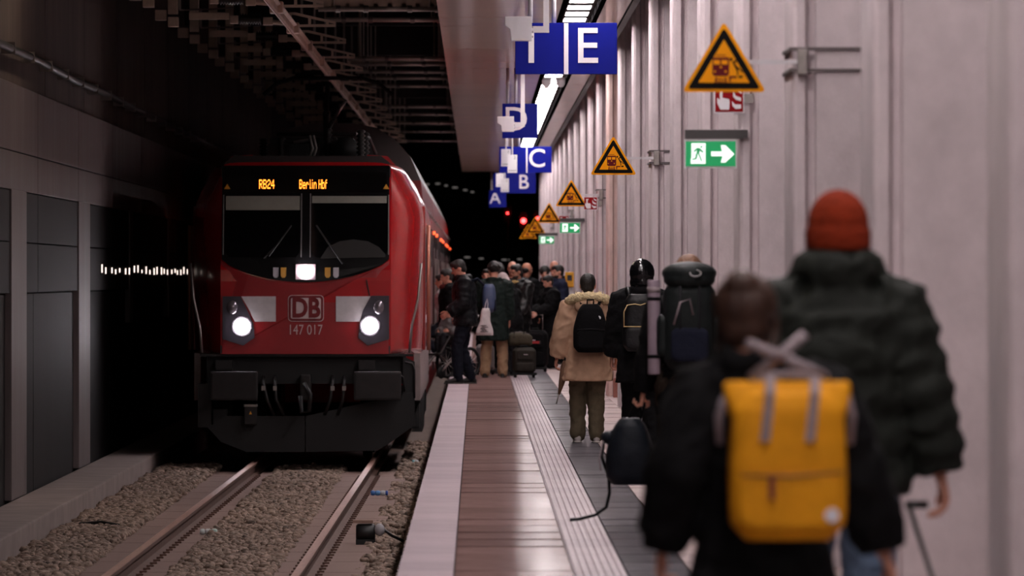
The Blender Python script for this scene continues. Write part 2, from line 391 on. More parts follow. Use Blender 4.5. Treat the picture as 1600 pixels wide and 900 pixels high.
def resamp(sec, m=5):
    out = []
    for j in range(len(sec)-1):
        for q in range(m):
            t = q/m; p0 = sec[max(j-1,0)]; p1 = sec[j]; p2 = sec[j+1]; p3 = sec[min(j+2,len(sec)-1)]
            out.append(tuple(.5*((2*p1[c])+(-p0[c]+p2[c])*t+(2*p0[c]-5*p1[c]+4*p2[c]-p3[c])*t*t+(-p0[c]+3*p1[c]-3*p2[c]+p3[c])*t**3) for c in (0,1)))
    return out+[sec[-1]]
full, mid, frt = resamp(full), resamp(mid), resamp(frt)
mb = MB(); n = len(full); R = []
for t in (0,.08,.2,.35,.5,.65,.8,.9,1):
    e = math.sin(t*math.pi/2)**.85
    sec = [(f[0]+(g[0]-f[0])*e, f[1]+(g[1]-f[1])*e) for f, g in zip(frt, full)]
    R.append(ring(sec, lambda z, t=t: yf(z)*(1-t)+(LD+1.7)*t))
R += [ring(full, lambda z: LD+8), ring(full, lambda z: LD+17.4), ring(mid, lambda z: LD+18.4), ring(frt, lambda z: LD+18.9)]
mb.rings(R, cap=False); mb.build('body', m_red, loco, smooth=True)
for rr in (R[0], R[-1]): MB().add(rr, [(i, i+1, 2*n-2-i, 2*n-1-i) for i in range(n-1)]).build('end_wall', m_red, loco)
# front plate: flat red nose panel, slightly proud
def fpoly(pts, off, th, px=True):
    mb = MB(); q = [(lx(a), lz(b)) if px else (a, b) for a, b in pts]; N_ = len(q)
    mb.v += [Vector((x, yf(z)-off, z)) for x, z in q]+[Vector((x, yf(z)-off+th, z)) for x, z in q]
    mb.f += [tuple(range(N_)), tuple(range(2*N_-1, N_-1, -1))]+[(i, i+N_, (i+1) % N_+N_, (i+1) % N_) for i in range(N_)]
    return mb
bowl = [(345+263*t, 405+36*math.sin(math.pi*t)**.7) for t in [i/24 for i in range(25)]]
fpoly([(347,553),(607,553)]+[(p[0], p[1]+2) for p in reversed(bowl)], .012, .02).build('nose_panel', m_redmatt, loco)
# black mask: upper rectangle plus bowl, with bent plane: split at z where the rake begins
fpoly([(346,258),(608,258),(608,330),(608,405)]+list(reversed(bowl))[1:-1]+[(346,405),(346,330)], .02, .03).build('front_mask', m_mask, loco)
for x in (345.5, 608.5): fpoly([(x-1,260),(x+1,260),(x+1,552),(x-1,552)], .016, .02).build('panel_seam', black, loco)
for p, q in (((572,437),(577,463)),):
    fpoly([p,(p[0]+1.5,p[1]),(q[0]+1.5,q[1]),q], .014, .01).build('panel_seam', black, loco)
for a, b in ((351,469),(486,606)):
    g = fpoly([(a,304),(b,304),(b,392),(b-6,402),(a+6,402),(a,392)], .03, .012).build('windscreen', m_glass, loco)
m_blind = M('grey_sun_blind', C(150,148,138), .8, var=.15, vscale=3)
fpoly([(352,306),(468,306),(468,328),(352,328)], .034, .004).build('sun_blind', m_blind, loco)
fpoly([(487,306),(604,306),(604,317),(487,317)], .034, .004).build('sun_blind', m_blind, loco)
m_line = M('grey_window_seal', C(120,116,116), .5)
for x, y0, y1 in ((470.5,302,402),(484.5,302,402),(348.5,304,398),(607,304,398)): fpoly([(x-.8,y0),(x+.8,y0),(x+.8,y1),(x-.8,y1)], .036, .01).build('window_seal', m_line, loco)
def wiper(pts):
    mb = MB(); mb.tube([Vector((lx(a), yf(lz(b))-.05, lz(b))) for a, b in pts], .010, 6); return mb.build('wiper', m_under2, loco)
wiper([(455,352),(420,400)]); wiper([(494,352),(535,412)]); wiper([(412,404),(430,385)])
# dashboard hump behind the right window, faint driver seat
m_dash = M('cab_console', C(40,38,37), .8)
fpoly([(500,404),(512,386),(530,377),(552,374),(575,377),(592,386),(602,397),(602,402)], .034, .004).build('cab_console', m_dash, loco)
# destination display: 5x7 dot letters
DOT = {'R':'11110 10001 10001 11110 10100 10010 10001','B':'11110 10001 10001 11110 10001 10001 11110','2':'01110 10001 00001 00110 01000 10000 11111','4':'00010 00110 01010 10010 11111 00010 00010',
 'e':'00000 00000 01110 10001 11111 10000 01110','r':'00000 00000 10110 11001 10000 10000 10000','l':'010 010 010 010 010 010 011','i':'010 000 010 010 010 010 010','n':'00000 00000 10110 11001 10001 10001 10001','H':'10001 10001 10001 11111 10001 10001 10001','b':'10000 10000 11110 10001 10001 10001 11110','f':'0110 1000 1110 1000 1000 1000 1000',' ':'00 00 00 00 00 00 00'}
m_led = M('orange_led', (1.0,.22,.02), .5, emit=2.6)
fpoly([(352,268),(604,268),(604,300),(352,300)], .028, .01).build('display_window', M('display_glass', C(16,14,14), .15), loco)
def led(s, x0, x1, y0, y1):
    cols = []
    for ch in s:
        rws = DOT[ch].split(); cols += [[r[c] == '1' for r in rws] for c in range(len(rws[0]))]+[[False]*7]
    cols = cols[:-1]; dx = (x1-x0)/len(cols); dy = (y1-y0)/7; mb = MB()
    for c, colv in enumerate(cols):
        for r_, on in enumerate(colv):
            if on:
                a, b = x0+c*dx, y0+r_*dy; q = fpoly([(a+.05*dx,b+.06*dy),(a+.95*dx,b+.06*dy),(a+.95*dx,b+.94*dy),(a+.05*dx,b+.94*dy)], .036, .008); mb.add(q.v, q.f)
    o = mb.build('display_text', m_led, loco); o['label'] = 'glowing orange dot-matrix text reading %s' % s
led('RB24', 404, 428, 280, 294.5); led('Berlin Hbf', 467, 511, 280, 294.5)
m_wtri = M('amber_warning_triangle', C(216,150,40), .5)
for x in (354, 603): fpoly([(x-5,295),(x+5,295),(x,287)], .04, .006).build('warning_triangle', m_wtri, loco)
# lamps
def disc(px, py, r, off, mat, name, parent, th=.02):
    c = (lx(px), yf(lz(py))-off, lz(py)); return MB().lathe([(0,0),(r/LS,0),(r/LS,th),(0,th)], c, 20, 'y').build(name, mat, parent)
def lampgroup(poly, px, py, label):
    h = fpoly(poly, .022, .03).build('headlight_housing', M('grey_headlight_housing', C(54,50,58), .3), loco)
    disc(px, py, 16, .03, M('headlight_bezel', C(120,112,120), .25, .6), 'bezel', h)
    disc(px, py, 12.5, .045, m_head, 'lens', h)
    return h
h1 = lampgroup([(348,463),(376,463),(396,505),(398,528),(380,540),(348,530)], 378, 510, '')
h2 = lampgroup([(608,462),(580,462),(567,485),(562,505),(560,528),(575,540),(608,530)], 578, 509, '')
m_refl = M('clear_reflector', C(150,142,150), .15, .7)
for h_, px in ((h1, 363), (h2, 592)):
    c = (lx(px), yf(lz(480))-.03, lz(480)); MB().ell(c, (.07, .03, .09)).build('reflector', m_refl, h_, smooth=True)
f_ = fpoly([(462,413),(493,413),(493,437),(462,437)], .034, .03).build('top_light_frame', M('top_light_frame', C(120,100,104), .5), loco)
disc(477.5, 425, 11, .05, m_head, 'lens', f_)
for px, cc in ((431,(190,184,190)),(443,(214,158,70)),(512,(214,158,70)),(525,(190,184,190))):
    fpoly([(px-4.3,418),(px+4.3,418),(px+4.3,431),(px+2,434),(px-2,434),(px-4.3,431)], .034, .02).build('marker_lamp', M('marker_%d' % cc[0], C(*cc), .3), loco)
# white panels, logo, number
m_white = M('white_front_panel', C(206,198,200), .45, var=.15, vscale=8)
fpoly([(377,463),(431,463),(431,502.5),(398,502.5),(390,485)], .018, .012).build('white_panel', m_white, loco)
fpoly([(525,463),(579,463),(567,485),(562,502.5),(525,502.5)], .018, .012).build('white_panel', m_white, loco)
def rrect(x0, y0, x1, y1, r):
    P = []
    for cx, cy, a0 in ((x1-r,y0+r,-90),(x1-r,y1-r,0),(x0+r,y1-r,90),(x0+r,y0+r,180)):
        P += [(cx+r*math.cos(math.radians(a0+t)), cy+r*math.sin(math.radians(a0+t))) for t in (0,30,60,90)]
    return P
m_logor = M('logo_dark_red', C(120,20,26), .5); m_logow = M('logo_white', C(214,190,190), .5)
lg = fpoly(rrect(450,461,506,502.5,6), .018, .012).build('logo_plate', m_logow, loco)
fpoly(rrect(451,462,505,501.5,5.4), .022, .006).build('logo_ring', m_logor, lg)
fpoly(rrect(454.5,465.5,501.5,498,2.5), .026, .006).build('logo_field', m_logow, lg)
t = text('logo_letters', 'DB', .34, m_logor, lg, Vector((lx(478), yf(1)-.032, lz(482.5)))-gorg(lg), sx=.82, bold=.012)
t = text('running_number', '147 017', .185, M('number_white', C(206,176,176), .5), loco, Vector((lx(477), yf(1)-.02, lz(516)))-gorg(loco), sx=.74)
# underframe
def wb(name, px0, py0, px1, py1, y0, y1, mat, par=loco, bev=0): return MB().box((lx(px0), y0, lz(py0)), (lx(px1), y1, lz(py1))).build(name, mat, par, bevel=bev)
wb('buffer_beam', 322, 555, 634, 600, LD+.15, LD+.5, m_under)
wb('frame_edge', 312, 553, 646, 557, LD+.02, LD+.3, m_under2)
for a in (367, 590.5):
    b_ = wb('buffer_plate', a-37, 580, a+37, 625, LD-.35, LD-.28, m_under2, bev=.03)
    MB().lathe([(.10,0),(.10,.5)], (lx(a), LD-.28, lz(602)), 14, 'y').build('buffer_stem', m_under, b_)
    wb('buffer_bracket', a-30, 563, a-4, 578, LD-.1, LD+.15, m_under2)
wb('coupler_hook', 470, 585, 486, 625, LD-.25, LD+.2, m_under2, bev=.02)
MB().tube([(lx(476),LD-.25,lz(598)),(lx(486),LD-.32,lz(615)),(lx(484),LD-.3,lz(642)),(lx(472),LD-.28,lz(644)),(lx(470),LD-.26,lz(618))], .028, 8).build('screw_link', m_under2, loco, smooth=True)
for (a, b, c) in ((412,418,428),(430,432,444),(520,516,508),(538,536,528)):
    MB().tube([(lx(a),LD+.1,lz(588)),(lx(a),LD-.12,lz(598)),(lx(b),LD-.16,lz(625)),(lx(c),LD-.1,lz(648))], .02, 8).build('brake_hose', m_under2, loco, smooth=True)
    wb('hose_cock', a-3, 603, a+3, 610, LD-.16, LD-.08, steel)
wb('socket_box', 383, 634, 402, 662, LD-.2, LD+.1, m_under2); wb('socket_lip', 382, 632, 403, 635, LD-.22, LD+.1, steel)
fpoly([(390,647),(394.5,647),(392.2,642)], .21, .005).build('warning_mark', m_wtri, loco)
wb('step_box', 309, 600, 330, 668, LD+.05, LD+.4, m_under2); wb('step_box', 333, 640, 354, 672, LD+.05, LD+.5, m_under)
# snow plough: centre-split plate
for pts in ([(352,650),(476.5,650),(476.5,706),(385,706),(345,690),(325,668)], [(478,650),(648,612),(648,664),(612,690),(590,704),(478,706)]):
    fpoly(pts, .05, .05).build('snow_plough', m_under, loco)
fpoly([(630,557),(648,565),(648,664),(628,664)], .0, .06).build('end_plate', m_under, loco)
MB().tube([(lx(633),LD-.05,lz(566)),(lx(644),LD-.05,lz(568)),(lx(647.5),LD-.05,lz(578)),(lx(647.5),LD-.05,lz(622))], .014, 8).build('step_rail', black, loco, smooth=True)
MB().tube([(lx(623),LD-.05,lz(583)),(lx(630),LD-.05,lz(590)),(lx(632),LD-.05,lz(612))], .014, 8).build('hose', m_under2, loco, smooth=True)
# side skirts, bogies and wheels
for sg in (-1, 1):
    X = LC+sg*1.42
    MB().box((X-.04, LD+.9, -.02), (X+.04, LD+17.6, .59)).build('side_skirt', m_skirt, loco)
    for yb in (4.2, 14.2):
        MB().box((LC+sg*1.12-.08, LD+yb-2.4, -.45), (LC+sg*1.12+.12, LD+yb+2.4, -.05)).build('bogie_frame', m_under, loco)
        for q in (-1.3, 1.3):
            MB().lathe([(.62,-.06),(.62,.06),(.2,.09),(.2,-.09)], (LC+sg*.753, LD+yb+q, RZ+.625), 24, 'x').build('wheel', m_under2, loco)
            MB().box((LC+sg*1.30, LD+yb+q-.2, -.42), (LC+sg*1.44, LD+yb+q+.2, -.08)).build('axle_box', m_under, loco, bevel=.03)
    MB().box((LC+sg*1.30, LD+6.9, -.55), (LC+sg*1.44, LD+11.4, -.04)).build('equipment_box', m_under2, loco)
    MB().tube([(LC+sg*1.33,LD-.02,.60),(LC+sg*1.36,LD-.02,.95),(LC+sg*1.44,LD+.05,1.3),(LC+sg*1.48,LD+.1,1.75)], .018, 8).build('front_handrail', steel, loco, smooth=True)
    for yb in (1.9, 2.9):
        MB().tube([(LC+sg*1.56,LD+yb,.62),(LC+sg*1.56,LD+yb,2.25)], .022, 8).build('cab_handrail', M('tan_handrail', C(176,120,100), .35, .5), loco, smooth=True)
    MB().box((LC+sg*1.48, LD+2.0, .62), (LC+sg*1.515, LD+2.8, 2.5)).build('cab_door', M('cab_door_red', C(150,40,36), .3, coat=.3), loco, bevel=.01)
    for k in range(6):
        MB().box((LC+sg*1.46, LD+4.2+k*2.1, 1.5), (LC+sg*1.50, LD+5.6+k*2.1, 2.2)).build('vent_grille', m_under, loco)
    MB().box((LC+sg*1.46, LD+3.2, .95), (LC+sg*1.495, LD+17.2, 1.05)).build('side_stripe', m_white, loco)
# roof and roof gear
MB().prism([(LC-1.08,3.04),(LC+1.08,3.04),(LC+.95,3.14),(LC-.95,3.14)], LD+.9, LD+18.2).build('roof_deck', m_lroof, loco)
for sg in (-1, 1): MB().prism([(LC+sg*.75,3.06),(LC+sg*1.16,3.0),(LC+sg*1.02,3.16),(LC+sg*.75,3.18)], LD+2.5, LD+16).build('roof_cowl', m_red, loco)
def insul(x, y, z0, h, mat=None):
    prof_ = []
    for k in range(7): prof_ += [(.035, z0+k*h/7), (.065, z0+(k+.5)*h/7)]
    prof_ += [(.035, z0+h)]
    MB().lathe(prof_, (x, y, 0), 12).build('insulator', mat or m_under2, loco, smooth=True)
for x, y, h in ((lx(560),LD+2,.38),(lx(430),LD+3,.3),(lx(505),LD+3,.42),(lx(395),LD+5,.32),(lx(560),LD+6,.42)): insul(x, y, 3.12, h)
for a in (481, 487): MB().tube([(lx(a)-.02,LD+1.6,3.1),(lx(a)+.03,LD+1.6,3.25),(lx(a)-.01,LD+1.6,3.42)], .014, 8).build('roof_cable', M('pale_cable', C(140,134,130), .5), loco, smooth=True)
MB().lathe([(.16,0),(.16,1.2),(.0,1.2)], (lx(535), LD+2.5, 3.26), 16, 'y').build('air_tank', m_under, loco, smooth=True)
MB().box((lx(440), LD+3, 3.12), (lx(475), LD+4.4, 3.34)).build('roof_box', m_under, loco, bevel=.03)
MB().box((lx(492), LD+3, 3.12), (lx(520), LD+5, 3.42)).build('roof_box', m_under, loco, bevel=.03)
MB().tube([(lx(450),LD+3,lz(216)),(lx(474),LD+3,lz(212))], .022, 6).build('busbar', steel, loco)
MB().tube([(LC-.5,LD+5,3.5),(LC+.55,LD+5,3.5),(LC+.7,LD+8,3.5),(LC+.7,LD+15,3.4)], .025, 8).build('busbar', m_under2, loco)
# raised pantograph: base frame, lower arm, upper arm, head
pg = MB().box((LC-.5, LD+13.5, 3.3), (LC+.5, LD+15.3, 3.38)).build('pantograph', m_under2, loco)
MB().tube([(LC,LD+14.8,3.38),(LC,LD+13.2,3.95)], .05, 8).build('lower_arm', m_under2, pg)
MB().tube([(LC-.0,LD+13.2,3.95),(LC,LD+14.6,4.42)], .035, 8).build('upper_arm', m_under2, pg)
for yy in (14.4, 14.8): MB().tube([(LC-.95,LD+yy,4.25),(LC-.75,LD+yy,4.42),(LC-.5,LD+yy,4.50),(LC+.5,LD+yy,4.50),(LC+.75,LD+yy,4.42),(LC+.95,LD+yy,4.25)], .025, 8).build('collector_head', m_under2, pg)
# second, folded pantograph near the front with its shiny horn
pg = MB().box((LC-.55, LD+3.4, 3.36), (LC+.55, LD+5.2, 3.42)).build('pantograph', m_under2, loco)
MB().tube([(lx(511),LD+3.6,lz(181)),(lx(526),LD+3.6,lz(157)),(lx(534),LD+3.6,lz(146))], .022, 8).build('horn', steel, pg, smooth=True)
MB().tube([(lx(502),LD+3.6,lz(210)),(lx(503),LD+3.6,lz(196)),(lx(511),LD+3.6,lz(181))], .03, 8).build('strut', m_under2, pg, smooth=True)

# ---- double-deck coaches
m_coach = M('coach_red', C(128,26,30), .3, var=.1, coat=.3)
m_croof = M('coach_roof_grey', C(74,70,69), .45, var=.2, vscale=2)
m_win = M('coach_window', C(12,12,14), .08)
m_dlamp = M('door_lamp', (1.0,.10,.03), .4, emit=1.4)
half = [(1.36,-.35),(1.39,.1),(1.39,2.55),(1.33,3.05),(1.17,3.42),(.94,3.68),(.65,3.86),(.3,3.93)]
def rg(y, sec=half): return [Vector((LC+h, y, z)) for h, z in sec]+[Vector((LC-h, y, z)) for h, z in reversed(sec)]
for k in range(4):
    a = LD+19.3+k*26.6; b = a+26.2
    lab = ('double-deck coach coupled directly behind the red locomotive', 'second double-deck coach behind the locomotive', 'third double-deck coach behind the locomotive', 'last double-deck coach at the far end of the train')[k]
    r = empty('passenger_coach', (LC, a, RZ), lab, 'coach', 'double-deck coaches of the train')
    low = half[:4]; up = half[3:]
    MB().rings([rg(a, low), rg(b, low)]).build('body', m_coach, r)
    MB().rings([rg(a, up), rg(b, up)]).build('roof', m_croof, r)
    for sg in (-1, 1):
        X = LC+sg*1.385
        for q in range(10):
            if q in (1, 8): continue
            y = a+1.0+q*2.45
            for z0, z1 in ((.15, .75), (1.75, 2.4)):
                MB().box((X-.02, y, z0), (X+.02, y+1.9, z1)).build('window', m_win, r)
        for y in (a+3.4, a+20.8):
            dr = MB().box((X-.03, y, -.1), (X+.035, y+1.9, 2.1)).build('door', M('coach_door', C(60,20,22), .3), r)
            MB().box((X+sg*.03, y+.2, .7), (X+sg*.045, y+.85, 1.8)).build('door_pane', m_win, dr)
            MB().box((X+sg*.03, y+1.05, .7), (X+sg*.045, y+1.7, 1.8)).build('door_pane', m_win, dr)
            MB().tube([(X+sg*.06, y-.1, .3), (X+sg*.06, y-.1, 1.9)], .02, 6).build('grab_rail', steel, r)
            MB().box((X-.01, y+.9, 2.34), (X+sg*.05, y+1.1, 2.40)).build('door_lamp', m_dlamp, r)
        for q in range(5): MB().tube([(X+sg*.02, a+2+q*5, 2.62), (X+sg*.02, a+6+q*5, 2.62)], .02, 6).build('drip_rail', steel, r)
    for yb in (3.0, 23.2):
        MB().box((LC-1.1, a+yb-1.6, RZ+.15), (LC+1.1, a+yb+1.6, -.3)).build('bogie', m_under, r)

# ============================================================ OVERHEAD LINE AND TUNNEL SERVICES
m_cond = M('aluminium_conductor_rail', C(232,200,182), .55, .0, var=.25, vscale=4, stretch=(1,.3,1))
m_arm = M('cast_bracket', C(226,204,186), .6, .0, var=.2, vscale=8)
m_hang = M('support_steel', C(212,192,172), .6, .0, var=.25, vscale=6)
def cdx(y): return -2.28+.0016*(y-84)
r = empty('conductor_rail', (cdx(84), 60, 4.5), 'pale overhead conductor rail hung above the track', 'conductor rail')
ys = [60+6*k for k in range(44)]
prof_ = [(-.055,.12),(.055,.12),(.055,.105),(.016,.09),(.022,.02),(.010,.0),(-.010,.0),(-.022,.02),(-.016,.09),(-.055,.105)]
mb = MB(); mb.rings([[Vector((cdx(y)+p[0], y, 4.55+p[1])) for p in prof_] for y in ys]); mb.build('profile', m_cond, r)
mb = MB(); mb.tube([(cdx(y), y, 4.545) for y in ys], .012, 6); mb.build('contact_wire', M('copper_wire', C(170,110,80), .4, .7), r)
for k in range(20):
    y = 84+k*7.2+3; MB().box((cdx(y)-.075, y-.22, 4.56), (cdx(y)+.075, y+.22, 4.69)).build('splice_plate', m_cond, r, bevel=.01)
def support():
    root = empty('catenary_support', (0, 0, 4.5), '', 'support', 'overhead line supports')
    root.location = (0, 0, 0)
    z = 4.80
    MB().box((-4.02, -.08, z-.04), (-3.88, .08, z+.09)).build('end_block', m_hang, root, bevel=.01)
    MB().box((-3.86, -.10, z+.04), (-3.74, .10, 6.8)).build('drop_post', m_hang, root)
    MB().box((-3.86, -.12, z-.12), (-3.73, .12, z-.0)).build('foot_block', m_hang, root, bevel=.01)
    MB().box((-3.73, -.03, z+.10), (-3.70, .03, z+.35)).build('stay', steel, root)
    MB().box((-3.60, -.05, z-.03), (-3.10, .05, z+.06)).build('cross_arm', m_hang, root, bevel=.01)
    MB().tube([(-3.72, 0, z+.09), (-3.30, 0, z+.10), (-3.05, 0, z+.12)], .012, 6).build('tie_rod', steel, root)
    MB().box((-3.09, -.06, z-.08), (-2.99, .06, z+.02)).build('clamp_block', m_arm, root, bevel=.01)
    p = []
    for k in range(9): p += [(.045, -2.98+k*.032), (.075, -2.98+(k+.5)*.032)]
    MB().lathe(p, (0, 0, z-.02), 12, 'x').build('insulator', M('dark_insulator', C(34,30,30), .3), root, smooth=True)
    MB().box((-2.68, -.06, z-.10), (-2.56, .06, z+.0)).build('clamp_block', m_arm, root, bevel=.01)
    MB().tube([(-2.56, 0, z-.06), (-2.30, 0, z-.08)], .03, 8).build('stub_arm', m_arm, root)
    # tapering perforated arm: outline bars and two webs
    ar = MB().prism([(-2.36,z-.12),(-1.78,z-.12),(-1.78,z-.085),(-2.30,z-.09),(-2.36,z-.09)], -.02, .02).build('bracket_arm', m_arm, root)
    MB().prism([(-2.36,z+.06),(-2.28,z+.06),(-1.78,z-.055),(-1.78,z-.085),(-2.30,z+.03),(-2.36,z+.03)], -.02, .02).build('bracket_arm', m_arm, root)
    for x in (-2.36, -2.12, -1.90): MB().box((x, -.02, z-.1), (x+.035, .02, z+(.05 if x < -2.2 else -.01 if x < -2 else -.05))).build('web', m_arm, ar)
    MB().tube([(-2.2, 0, z+.03), (-2.2, 0, 6.8)], .018, 6).build('hanger', steel, root)
    return root
sup = support()
for k in range(14):
    o = sup if k == 0 else copy_tree(sup)
    y = 88.5+k*6.9
    o.location = (cdx(y)+2.28, y, 0)
    o['label'] = 'steel overhead-line support with tapering perforated bracket, %s nearest the camera' % ORD[k]
# transverse pipes and trays right of the conductor rail
m_pipe = M('grey_service_pipe', C(206,194,186), .35, .2, var=.2, vscale=10)
pl = [96.5, 100.5, 118.5, 121.5, 126.0, 130.0, 135.5, 152, 159, 168, 178, 190]
for k, d in enumerate(pl):
    r = empty('service_pipe', (-1.2, d, 4.9), 'thin grey service pipe crossing above the track, %s nearest the camera' % ORD[k], 'pipe', 'pipes crossing above the track')
    MB().tube([(-2.0, d, 4.94), (PE+.2, d, 4.94)], .032, 8).build('pipe', m_pipe, r, smooth=True)
    for q in (0, .35, .9, 1.25): MB().lathe([(.048,-.03),(.048,.03)], (-1.75+q, d, 4.94), 10, 'x').build('coupling', steel, r)
    for q in (-1.8, -.6): MB().tube([(q, d, 4.94), (q, d, 6.8)], .012, 6).build('hanger', m_pipe, r)
for k, d in enumerate((98.5, 124.0)):
    r = empty('cable_tray', (-1.2, d, 5.0), ('wide rung cable tray crossing above the track nearest the camera', 'narrow rung cable tray crossing above the track behind the nearest one')[k], 'cable tray', 'cable trays over the track')
    MB().box((-2.1, d-.4, 5.02), (PE+.2, d-.38, 5.12)).build('side_rail', m_hang, r); MB().box((-2.1, d+.38, 5.02), (PE+.2, d+.40, 5.12)).build('side_rail', m_hang, r)
    for q in range(10): MB().box((-2.05+q*.18, d-.4, 5.02), (-1.99+q*.18, d+.4, 5.07)).build('rung', m_hang, r)
    MB().box((-2.1, d-.36, 5.07), (PE+.2, d+.36, 5.10)).build('tray_floor', m_hang, r)
    for q in (-1.9, -.7): MB().tube([(q, d, 5.1), (q, d, 6.8)], .015, 6).build('hanger', m_hang, r)
# roof beams
for k in range(8):
    d = 92+k*17
    tag(MB().box((LW-.1, d, 5.7), (PE+.3, d+.5, 6.85)).build('roof_beam', darkconc, bevel=.02), 'dark concrete roof beam spanning the track, %s nearest the camera' % ORD[k], 'beam', 'roof beams over the track')
# glints on the left wall, imitated by small glowing blocks near eye height
m_glint = M('wall_glint_glow', (1.0,.80,.70), .4, emit=.9)
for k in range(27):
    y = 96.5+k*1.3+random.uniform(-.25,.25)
    r = empty('wall_glint', (LW+.02, y, 1.6), 'small pale glint imitated by a glowing block on the dark tunnel wall', 'lamp', 'row of imitated glints on the tunnel wall')
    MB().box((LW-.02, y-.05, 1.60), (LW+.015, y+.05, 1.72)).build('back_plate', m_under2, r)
    MB().box((LW+.015, y-.02, 1.60+random.uniform(0,.04)), (LW+.03, y+.02, 1.67+random.uniform(0,.07))).build('lens', m_glint, r)  # glowing face stands in for a wall reflection, not a lamp lens
# ============================================================ SIGNS
m_amber = M('amber_sign', C(234,150,0), .6, var=.05, spec=.15)
m_ablack = M('sign_black', C(14,12,11), .7, spec=.1)
m_pred = M('pictogram_maroon', C(96,18,26), .6, spec=.15)
TS = F/41.8
def inset(tri, t):
    c = ((tri[0][0]+tri[1][0]+tri[2][0])/3, (tri[0][1]+tri[1][1]+tri[2][1])/3)
    r = 33.0; k = (r-t)/r
    return [(c[0]+(p[0]-c[0])*k, c[1]+(p[1]-c[1])*k) for p in tri]
TRI = [(1131,33), (1065,144), (1197,144)]
def rtri(tri, r):
    P = []
    for i in range(3):
        a, b, c = Vector(tri[i-1]), Vector(tri[i]), Vector(tri[(i+1) % 3])
        u = (a-b).normalized(); v = (c-b).normalized()
        for t in (0, .5, 1):
            p = b+(u*(1-t)+v*t)*r*(1 if t != .5 else .62); P.append((p.x, p.y))
    return P
def warning_sign(label):
    root = empty('warning_sign', (0,0,0), label, 'sign', 'yellow warning triangles on the columns')
    cx, cy = 1131, 97
    def q(pts): return [((a-cx)/TS, -(b-cy)/TS) for a, b in pts]
    pl = MB().prism(q(rtri(TRI, 7)), -.004, .008).build('plate', m_amber, root)
    ring_o, ring_i = q(rtri(inset(TRI, 4.5), 5)), q(inset(TRI, 13.0))
    MB().prism(ring_o, -.007, -.004).build('border', m_ablack, pl); MB().prism(ring_i, -.010, -.007).build('field', m_amber, pl)
    f = -.013
    def pic(pts, mat, nm='pictogram'): MB().prism(q(pts), f, -.010).build(nm, mat, pl)
    pic([(1114,90),(1138,90),(1139,93),(1139,116),(1136,119),(1116,119),(1113,116),(1113,93)], m_pred)
    def pic2(pts): MB().prism(q(pts), f-.003, f).build('pictogram_detail', m_amber, pl)
    pic2([(1115,94),(1124.5,94),(1124.5,101),(1115,101)]); pic2([(1127,94),(1136.5,94),(1136.5,101),(1127,101)])
    for a, b in ((1116.5,112),(1133.5,112),(1126,105)): pic2([(a-1.5,b-1.5),(a+1.5,b-1.5),(a+1.5,b+1.5),(a-1.5,b+1.5)])
    for y in (124, 127.5): pic([(1117,y),(1135,y),(1135,y+1.2),(1117,y+1.2)], m_pred)
    pic([(1118,121),(1120,121),(1118,130),(1116,130)], m_pred); pic([(1132,121),(1134,121),(1136,130),(1134,130)], m_pred)
    pic([(1118,86),(1134,86),(1134,87.2),(1118,87.2)], m_pred)
    pic([(1139,119),(1151,119),(1151,122),(1142,122),(1141,129),(1139,129)], m_pred)
    pic([(1142+2.6*math.cos(t), 93+2.6*math.sin(t)) for t in (k*.785 for k in range(8))], m_ablack)
    pic([(1143,95.5),(1146,97),(1154,108),(1151.5,112)], m_ablack)
    pic([(1152,105),(1155,106),(1161,113),(1159,113.5)], m_ablack); pic([(1151,110),(1153,109),(1153,117),(1151,118)], m_ablack)
    pic([(1146,96),(1152,92),(1153,93.5),(1148,99)], m_ablack); pic([(1153,119),(1160,118),(1160,122),(1154,122)], m_ablack)
    X0 = COLX-W(1131,97,41.8).x                     # column edge relative to the triangle centre
    MB().box((.0, .010, -.012), (X0+.06, .03, .012)).build('arm', greypaint, root)
    MB().box((X0+.03, -.03, -.07), (X0+.085, .035, .07)).build('clamp', steel, root, bevel=.006)
    for z in (-.045, .072):
        mb = MB(); o_ = .012
        mb.box((X0-o_, -o_+.02, z-.009), (X0+1.27, .02+.006, z+.009)); mb.box((X0-o_, .02, z-.009), (X0+.0, .99, z+.009))
        mb.build('strap', M('strap_steel', C(96,88,88), .4, .6), root)
    return root
ws = warning_sign('')
wl_ = ['yellow warning triangle, the largest, clamped to a column over the fire sign', 'yellow warning triangle, second nearest, on a column above the fur-hooded coat', 'yellow warning triangle, third nearest, directly above a small red fire sign', 'yellow warning triangle, fourth nearest, beside the second green exit sign', 'yellow warning triangle, fifth nearest, overlapping the farthest one', 'yellow warning triangle, farthest, mostly hidden behind another']
z0 = W(1131,97,41.8).z; x0 = W(1131,97,41.8).x
for k in range(6):
    o = ws if k == 0 else copy_tree(ws)
    d = COLD[2]+34*k
    if k == 5: d = COLD[-2]
    o.location = (x0, d-.02, z0); o['label'] = wl_[k]
